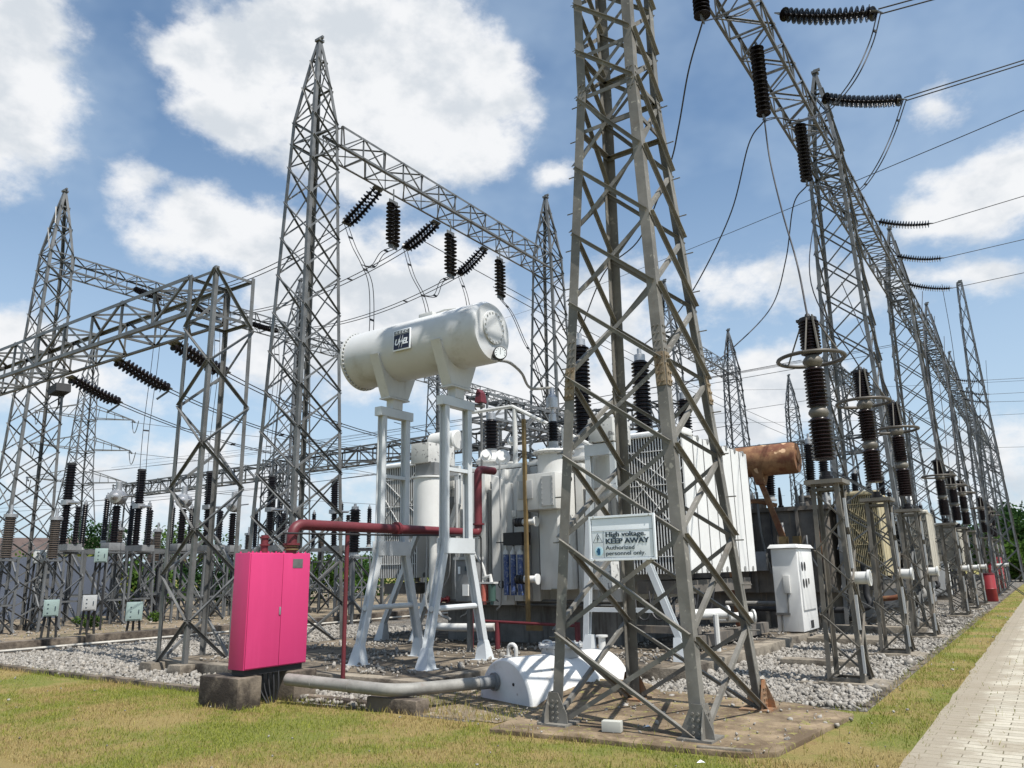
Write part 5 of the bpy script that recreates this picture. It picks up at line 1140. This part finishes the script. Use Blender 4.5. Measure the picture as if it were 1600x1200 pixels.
for k, (x, y, w_, h, m_, lb) in enumerate(((-4.6, 23.4, .45, 1.5, 'grey_paint', 'grey cubicle behind the stand of the second arrester'), (-4.4, 28.6, .4, 1.4, 'box_grey', 'dark grey cubicle behind the third arrester stand'), (-4.2, 33.2, .4, 1.5, 'grey_paint', 'pale grey cubicle behind the fourth arrester stand'), (-4.3, 39.5, .45, 1.6, 'white', 'white cubicle near the red drum'))):
    t = thing('switch_cubicle', lb, 'cubicle', (x, y, 0), 'cubicles behind the arresters'); MB().box(x-w_, x+w_, y, y+.6, .2, h).build('body', m_, t, bevel=.01); MB().box(x-w_-.04, x+w_+.04, y-.05, y+.65, h+.001, h+.05).build('roof', m_, t); MB().box(x-w_+.04, x+w_-.04, y-.015, y-.001, .3, h-.1).build('door', m_, t); MB().box(x-w_, x+w_, y+.02, y+.58, 0, .199).build('base', 'concrete', t)
for k, (x, y, z) in enumerate(((-4.0, 21.5, .5), (-3.9, 26, .6), (-3.8, 30, .45), (-4.0, 36, .6))):
    t = thing('oil_line', ('dark', 'brown', 'grey', 'black')[k]+' oil line on short feet behind the arrester stands, '+('nearest', 'second', 'third', 'farthest')[k], 'pipe', (x, y, 0), 'oil lines behind the arresters'); MB().tube(curve_pts([(x-3, y, z), (x-.2, y, z), (x, y+.1, z+.4), (x, y+.15, z+1.1)], 6), .08, 10).build('pipe', ('dark', 'rust', 'pipe_grey', 'dark')[k], t, smooth=50)
    for dx in (-2.5, -1.2): MB().bar((x+dx, y, 0), (x+dx, y, z-.07), .1, .1).build('foot', 'concrete', t)
# pipes and low beams behind the kiosk
single('low_pipe', MB().tube([(-6.6, 18.6, .75), (-5.3, 18.6, .75)], .06, 10), 'pipe_grey', 'grey low pipe behind the white kiosk', 'pipe', smooth=40)

# ------------------------------------------------------------------ switchgear of the left yard
def bear(px): d = ray(px, 895); return V(d.x, d.y, 0).normalized()
def stand(x, y, zt, hw_, label, m='steel_far'):
    return lattice_tower((x, y, 0), label, [(0, hw_*1.15, hw_*1.15, 0, 0), (zt, hw_, hw_, 0, 0)], [.05+(zt-.1)*k/3 for k in range(4)], .075, .05, m, (.9, zt-.04), name='equipment_stand', cat='stand', group='switchgear stands', feet=None, tip=False, style='Z', t=.01)[0]
def breaker(x, y, label, zt=2.6):
    t = thing('circuit_breaker', label[1], 'circuit breaker', (x, y, zt), 'circuit breakers of the left yard')
    MB().box(x-.5, x+.9, y-.25, y+.25, zt, zt+.22).build('base_box', 'box_grey', t)
    ln = V(-.06, .03, 1)
    MB().lathe(sheds(.15, .10, 0, 1.45, 16), (x, y, zt+.22), ln, 14).build('support_column', 'porcelain_black', t)
    MB().lathe(sheds(.18, .13, 0, 1.25, 13), Vector((x, y, zt+.22))+ln*1.6, ln, 14).build('breaking_chamber', 'porcelain_black', t)
    p = Vector((x, y, zt+.22))+ln*1.5; q = V(x+.85, y, zt+1.55)
    MB().obox(p, V(.2, 0, 0), V(0, .14, 0), V(0, 0, .09)).tube([p, V(q.x, q.y, q.z+.1)], .05, 8).build('linkage', 'silver', t)
    MB().lathe(sheds(.11, .075, 0, 1.3, 14), (x+.85, y, zt+.22), (0, 0, 1), 12).build('support_column', 'porcelain_black', t)
    MB().lathe([(.16, 0), (.16, .08)], Vector((x, y, zt+.22))+ln*2.86, ln, 12).build('cap', 'dark', t)
    return t
def ct(x, y, label, zt=2.6):
    t = thing('current_transformer', label, 'current transformer', (x, y, zt), 'current transformers of the left yard')
    MB().box(x-.3, x+.3, y-.3, y+.3, zt, zt+.28).build('base_box', 'box_grey', t, bevel=.02)
    MB().lathe(sheds(.16, .11, 0, 1.35, 15), (x, y, zt+.28), n=14).build('porcelain', 'porcelain_black', t)
    MB().lathe([(.10, -.30), (.22, -.28), (.27, -.2), (.27, .18), (.24, .25), (.14, .27), (.10, .33), (.05, .45)], (x, y, zt+1.95), (.6, -.75, 0), 20).build('head', 'silver', t, smooth=35)
    MB().lathe([(.11, 0), (.11, .36), (.09, .38)], (x, y, zt+2.15), n=16).build('bellows', 'silver', t, smooth=35)
    MB().tube([(x-.9, y, zt+1.95), (x+1.0, y, zt+1.95)], .03, 6).build('terminal', 'silver', t)
    return t
def vt(x, y, label, zt=2.3):
    t = thing('voltage_transformer', label, 'voltage transformer', (x, y, zt), 'grey voltage transformers')
    MB().lathe(sheds(.18, .135, 0, 1.25, 18), (x, y, zt), n=14).build('porcelain', 'porcelain_grey', t)
    MB().lathe([(.2, 0), (.2, .1), (.05, .12), (.04, .4)], (x, y, zt+1.25), n=12).build('cap', 'silver', t, smooth=40); return t
LBL = [(8, 30), (100, 33), (212, 34), (300, 36), (405, 34), (470, 36), (585, 33)]
b0 = None
for k, (px, d) in enumerate(((92, 32), (207, 33), (318, 33), (418, 34), (520, 35))):
    P = bear(px)*d; lb = ('first and largest', 'second', 'third', 'fourth', 'fifth')[k]+' black circuit breaker from the left in the yard behind'
    if b0 is None: b0 = breaker(P.x, P.y, (0, lb))
    else: dup(b0, (P.x, P.y, 2.6), lb)
    stand(P.x+.2, P.y, 2.6, .45, ('first', 'second', 'third', 'fourth', 'fifth')[k]+' grey lattice stand carrying a circuit breaker')
c0_ = None
for k, (px, d) in enumerate(((172, 32), (278, 33), (358, 35), (452, 37))):
    P = bear(px)*d; lb = ('first', 'second', 'third', 'fourth')[k]+' current transformer with silver drum head from the left'
    if c0_ is None: c0_ = ct(P.x, P.y, lb)
    else: dup(c0_, (P.x, P.y, 2.6), lb)
    stand(P.x, P.y, 2.6, .38, ('first', 'second', 'third', 'fourth')[k]+' grey lattice stand carrying a silver headed current transformer')
v0 = None
for k, (px, d) in enumerate(((5, 29), (78, 30), (180, 36), (241, 37), (232, 44), (385, 40), (500, 40), (548, 31))):
    P = bear(px)*d; lb = OR[k]+' grey ribbed voltage transformer counted in from the left edge of the yard'
    if v0 is None: v0 = vt(P.x, P.y, lb)
    else: dup(v0, (P.x, P.y, 2.3), lb)
    stand(P.x, P.y, 2.3, .3, OR[k]+' small grey stand carrying a voltage transformer')
P = bear(552)*27; bushing((P.x, P.y, 2.2), 1.75, .2, 'stout black post insulator standing above the red pipe', 'post insulator', None, 'porcelain_black')
stand(P.x, P.y, 2.2, .4, 'plain grey stand under the stout insulator above the red pipe')
n0 = None
for k, (px, d, zt) in enumerate(((122, 34, 2.7), (156, 33, 2.9), (197, 34, 2.7), (224, 35, 2.8), (262, 36, 2.8), (292, 35, 2.7), (336, 37, 2.8), (395, 38, 2.8), (433, 36, 3.2), (487, 39, 2.8), (530, 38, 3.2), (575, 36, 2.8), (600, 40, 2.8), (628, 42, 2.8))):
    P = bear(px)*d; lb = 'slim black post insulator, number '+'one two three four five six seven eight nine ten eleven twelve thirteen fourteen'.split()[k]+' from the left in the yard'
    if n0 is None: n0 = bushing((P.x, P.y, zt), 1.9, .115, lb, 'post insulator', 'slim post insulators', 'porcelain_black', n=20, nl=10)
    else: dup(n0, (P.x, P.y, zt), lb)
# frames that carry them, walkways, boxes
for k, (x, y) in enumerate(((-5.2, 27), (-5.2, 31), (-5.2, 35.5), (-5.2, 40), (-5.2, 45), (-5.2, 50), (-5.2, 55), (-7.6, 38), (-7.6, 44), (-7.6, 50))):
    dup(n0, (x, y, 2.8), 'slim black post insulator on the right hand rack behind the arresters, '+('first one second two third three fourth four fifth five sixth six seventh seven eighth eight ninth nine tenth ten'.split()[2*k])+' from the camera')
for k, (pa, pb, d, z) in enumerate(((60, 260, 34, 2.62), (110, 330, 36, 2.72), (250, 460, 37, 2.7), (400, 660, 38, 2.74), (V(-5.2, 26, 0), V(-5.2, 57, 0), 0, 2.74), (V(-7.6, 36, 0), V(-7.6, 52, 0), 0, 2.74))):
    A, B = (bear(pa)*d, bear(pb)*d) if d else (pa, pb); g = MB(); n = max(3, int((B-A).length/1.8))
    for s in (-.45, .45):
        o_ = V(-(B-A).y, (B-A).x, 0).normalized()*s
        g.bar(A+o_+V(0, 0, z), B+o_+V(0, 0, z), .09, .14, (0, 0, 1)); g.bar(A+o_+V(0, 0, 1.0), B+o_+V(0, 0, 1.0), .06, .06, (0, 0, 1))
        for i in range(n+1):
            p = A.lerp(B, i/n)+o_; g.bar(p, p+V(0, 0, z), .09, .09)
            if i < n: q = A.lerp(B, (i+1)/n)+o_; g.bar(p+V(0, 0, .1) if i % 2 else q+V(0, 0, .1), q+V(0, 0, z) if i % 2 else p+V(0, 0, z), .05, .05)
    single('insulator_rack', g, 'steel_far', ('long grey steel frame carrying insulators in the left yard, leftmost', 'long grey steel frame carrying insulators in the left yard, second from left', 'long grey steel frame carrying insulators in the left yard, third from left', 'long grey steel frame carrying insulators in the left yard, rightmost', 'long steel frame of insulators right behind the arrester row', 'long steel frame of insulators farther behind the arrester row')[k], 'rack', 'long insulator racks')
bx0 = None
for k, (px, py, d, m_, lb) in enumerate(((80, 950, 26, 'green_box', 'pale green switch box on a dark post behind the duct wall, left'), (210, 955, 26, 'green_box', 'larger pale green switch box on a dark post, right of the plants'), (140, 942, 27, 'grey_paint', 'grey switch box half way between two green boxes'), (158, 868, 29, 'green_box', 'green control box up on the equipment frame'), (62, 870, 31, 'wall_far', 'pale box up on the frame at the far left'))):
    D = ray(px, py); h = math.hypot(D.x, D.y); P = EYE+D*(d/h); s = .225 if k != 1 else .26
    t = thing('switch_box', lb, 'switch box', (P.x, P.y, P.z-s), 'switch boxes'); u = V(-D.y, D.x, 0).normalized(); v = V(D.x, D.y, 0).normalized()
    MB().obox(P, u*s*.85, v*.18, V(0, 0, s)).build('body', m_, t, bevel=.015)
    MB().obox(P-v*.19-u*s*.0, u*s*.7, v*.008, V(0, 0, s*.85)).build('door', m_, t, bevel=.006)
    for z in (-.55, 0, .5): MB().obox(P-v*.205+u*s*.35+V(0, 0, z*s), u*.02, v*.01, V(0, 0, .007)).build('hinge', 'ink', t)
    MB().obox(P-v*.21-u*s*.45, u*.012, v*.012, V(0, 0, .05)).build('latch', 'ink', t)
    g = MB()
    for o_ in (-.15, 0, .13): g.tube([P+u*o_+V(0, 0, -s), V(P.x, P.y, 0)+u*o_*1.3], .035, 8)
    g.build('post', 'dark', t)
# bare conductors across the left and the centre
k = 0
OL = 'one two three four five six seven eight nine ten eleven twelve thirteen fourteen fifteen sixteen seventeen eighteen'.split()
for y, z, xa_, xb_ in ((19.5, 5.6, -60, -11), (20.6, 5.5, -60, -10), (25.1, 6.3, -58, -8), (26, 8.4, -60, -6), (30, 9.2, -60, -4), (34, 10.5, -60, -4), (38, 9.5, -70, -6), (42, 12.5, -80, -4), (27, 7.4, -60, -14)):
    cable(sagline(V(xa_, y, z+.5), V(xb_, y+.3, z), .5), f'thin conductor crossing the yard behind the transformer, level {OL[k]} of nine', .011, raw=True); k += 1
for q, (x, z, y0, y1) in enumerate(((-12.5, 10.2, 14, 70), (-11.5, 9.2, 16, 70), (-17, 6.4, 18, 60), (-21, 6.3, 18, 60), (-24, 6.2, 18, 60))):
    cable(sagline(V(x, y0, z), V(x+1, y1, z+.4), .8), f'long conductor receding along the yard, {OL[q]} of five', .011, raw=True)
e0 = AY(1700, 130, 15.0); e1 = AY(700, 520, 60)
cable(sagline(e0, e1, .6), 'very thin earth wire crossing the sky to the upper right', .009, raw=True)
for q, (py0, py1) in enumerate(((588, 604), (640, 655), (695, 692))):
    cable(sagline(AY(1720, py0, 60), AY(1060, py1+5, 75), .3), f'faint distant line low across the right sky, {OL[q]} of three', .012, raw=True)
for q, z in enumerate((13.2, 17.3, 21.3)):
    cable(sagline(V(-95.5, 52, z), V(-40, 130, z-1), 2.0), f'far pylon conductor on the left horizon, {("lowest", "middle", "highest")[q]}', .03, raw=True)

# ------------------------------------------------------------------ buildings and vegetation
A = bear(-90)*62; U_ = bear(178)*62-A; W_ = V(-U_.y, U_.x, 0).normalized()*8
bl = thing('shed', 'long low building with brown roof behind the left switchgear', 'building', A)
MB().prism([A, A+U_, A+U_+W_, A+W_], (0, 0, 3.0)).build('wall', 'wall_far', bl)
e = V(0, 0, 3.02); mid = W_/2+V(0, 0, 4.6); o1, o2 = -W_*.08+V(0, 0, 2.9), W_*1.08+V(0, 0, 2.9)
MB().prism([A+o1-U_*.02, A+mid-U_*.02, A+o2-U_*.02], U_*1.04).build('roof', 'roof', bl)
for k in range(6):
    c = A+U_*(.08+.15*k)-W_.normalized()*.03+V(0, 0, 1.7); MB().obox(c, U_.normalized()*.8, W_.normalized()*.03, V(0, 0, .6)).build('window', 'glass', bl)
single('blue_wall', MB().obox(bear(55)*40+V(0, 0, 1.3), V(bear(55).y, -bear(55).x, 0)*3.2, bear(55)*.15, V(0, 0, 1.3)), 'wall_blue', 'slate blue wall low behind the far left tower', 'wall')
def tree(x, y, h, r, label, m='leaf', cat='tree', name='tree', group='trees round the yard', leaf=.16, n=2600, trunk=True):
    t = thing(name, label, cat, (x, y, 0), group); lr = random.Random(int(x*13+y*7))
    if trunk:
        g = MB(); g.tube([(x, y, 0), (x+.1, y, h*.25), (x+.05, y+.1, h*.55)], [h*.03, h*.022, h*.012], 7)
        for k in range(5):
            a = lr.uniform(0, 6.28); g.tube([(x+.06, y, h*(.25+.05*k)), (x+math.cos(a)*r*.5, y+math.sin(a)*r*.5, h*(.45+.07*k))], [h*.012, h*.005], 5)
        g.build('trunk', 'bark', t)
    blobs = [(lr.uniform(-.6, .6)*r, lr.uniform(-.6, .6)*r, h*lr.uniform(.32 if trunk else .25, .85), lr.uniform(.28, .5)*r) for _ in range(13)]
    nb = NR.integers(0, len(blobs), n); B = np.array(blobs)[nb]; d = NR.normal(size=(n, 3)); d /= np.linalg.norm(d, axis=1)[:, None]
    c = B[:, :3]+d*(B[:, 3]*NR.uniform(.45, 1.08, n))[:, None]*np.array([1, 1, .8]); c[:, 2] = np.clip(c[:, 2], .1, None)
    Rm = rotm(n); s = leaf*NR.uniform(.6, 1.4, n); q = np.array([[-.5, 0, 0], [0, -.35, .05], [.6, 0, 0], [0, .35, .05]])
    v = np.einsum('nij,kj->nki', Rm, q)*s[:, None, None]+c[:, None, :]
    o = np_mesh('crown' if trunk else 'foliage', v.reshape(-1, 3), np.arange(n*4).reshape(n, 4), m); o.parent = t
    return t
tl = 0
for px, d, h, r, m_, tr_, lb in ((30, 44, 2.6, 2.4, 'leaf', 0, 'light green shrub before the brown roofed building'), (85, 46, 2.6, 2.4, 'leaf_olive', 0, 'olive shrub behind the first circuit breaker'), (133, 42, 2.8, 2.4, 'leaf_olive', 0, 'dense olive bush between the first stands'), (148, 60, 6.0, 3.0, 'leaf_dark', 1, 'thin dark tree rising beside the roof end'), (225, 46, 2.6, 2.4, 'leaf', 0, 'green bush behind the second circuit breaker'), (285, 60, 6.3, 3.4, 'leaf', 1, 'rounded green tree behind the portal column'), (330, 48, 2.6, 2.4, 'leaf_dark', 0, 'dark bush just left of the pink cabinet'), (425, 50, 2.8, 3, 'leaf_dark', 0, 'dark bush above the pink cabinet'), (500, 50, 2.7, 3, 'leaf', 0, 'green bush right of the pink cabinet'), (545, 55, 2.8, 3, 'leaf_dark', 0, 'dark bush behind the red post'), (600, 60, 2.8, 3.4, 'leaf', 0, 'bush behind the left radiators'), (180, 55, 2.6, 3, 'leaf_dark', 0, 'dark bush behind the silver headed transformer'), (700, 70, 4, 4, 'leaf_dark', 0, 'bush hidden behind the tank stand'), (1180, 75, 4.5, 4, 'leaf_dark', 0, 'dark bush behind the brown transformer'), (1330, 80, 4.5, 4, 'leaf', 0, 'bush behind the arrester stands'), (1440, 85, 4.5, 4, 'leaf_dark', 0, 'dark bush beyond the far arresters')):
    P = bear(px)*d; tree(P.x, P.y, h, r, lb, m_, 'tree' if tr_ else 'bush', 'tree' if tr_ else 'bush', 'trees round the yard' if tr_ else 'bushes behind the yard', .22, 2600, bool(tr_))
for px, d, h, r, m_, lb in ((1545, 100, 5.5, 4.5, 'leaf_dark', 'dark tree behind the far equipment row'), (1585, 108, 8.0, 5, 'leaf_dark', 'dark tree at the end of the path'), (1612, 95, 7.0, 5, 'leaf', 'green tree at the right picture edge'), (1640, 90, 7.0, 5, 'leaf_dark', 'tree just outside the right edge'), (1565, 85, 3.2, 3.0, 'leaf', 'light green shrub low at the end of the verge'), (1592, 75, 3.0, 2.4, 'leaf', 'bright shrub beside the end of the path')):
    P = bear(px)*d; tree(P.x, P.y, h, r, lb, m_, leaf=.4, n=3200)
for k, (px, py) in enumerate(((128, 982), (146, 984), (240, 975))):
    P = G(px, py); tree(P.x, P.y, .45, .32, ('leafy weed beside the duct wall, left', 'leafy weed beside the duct wall, centre', 'leafy weed beside the duct wall, right')[k], 'leaf', 'weed', 'weed', 'weeds at the duct wall', .07, 300, False)
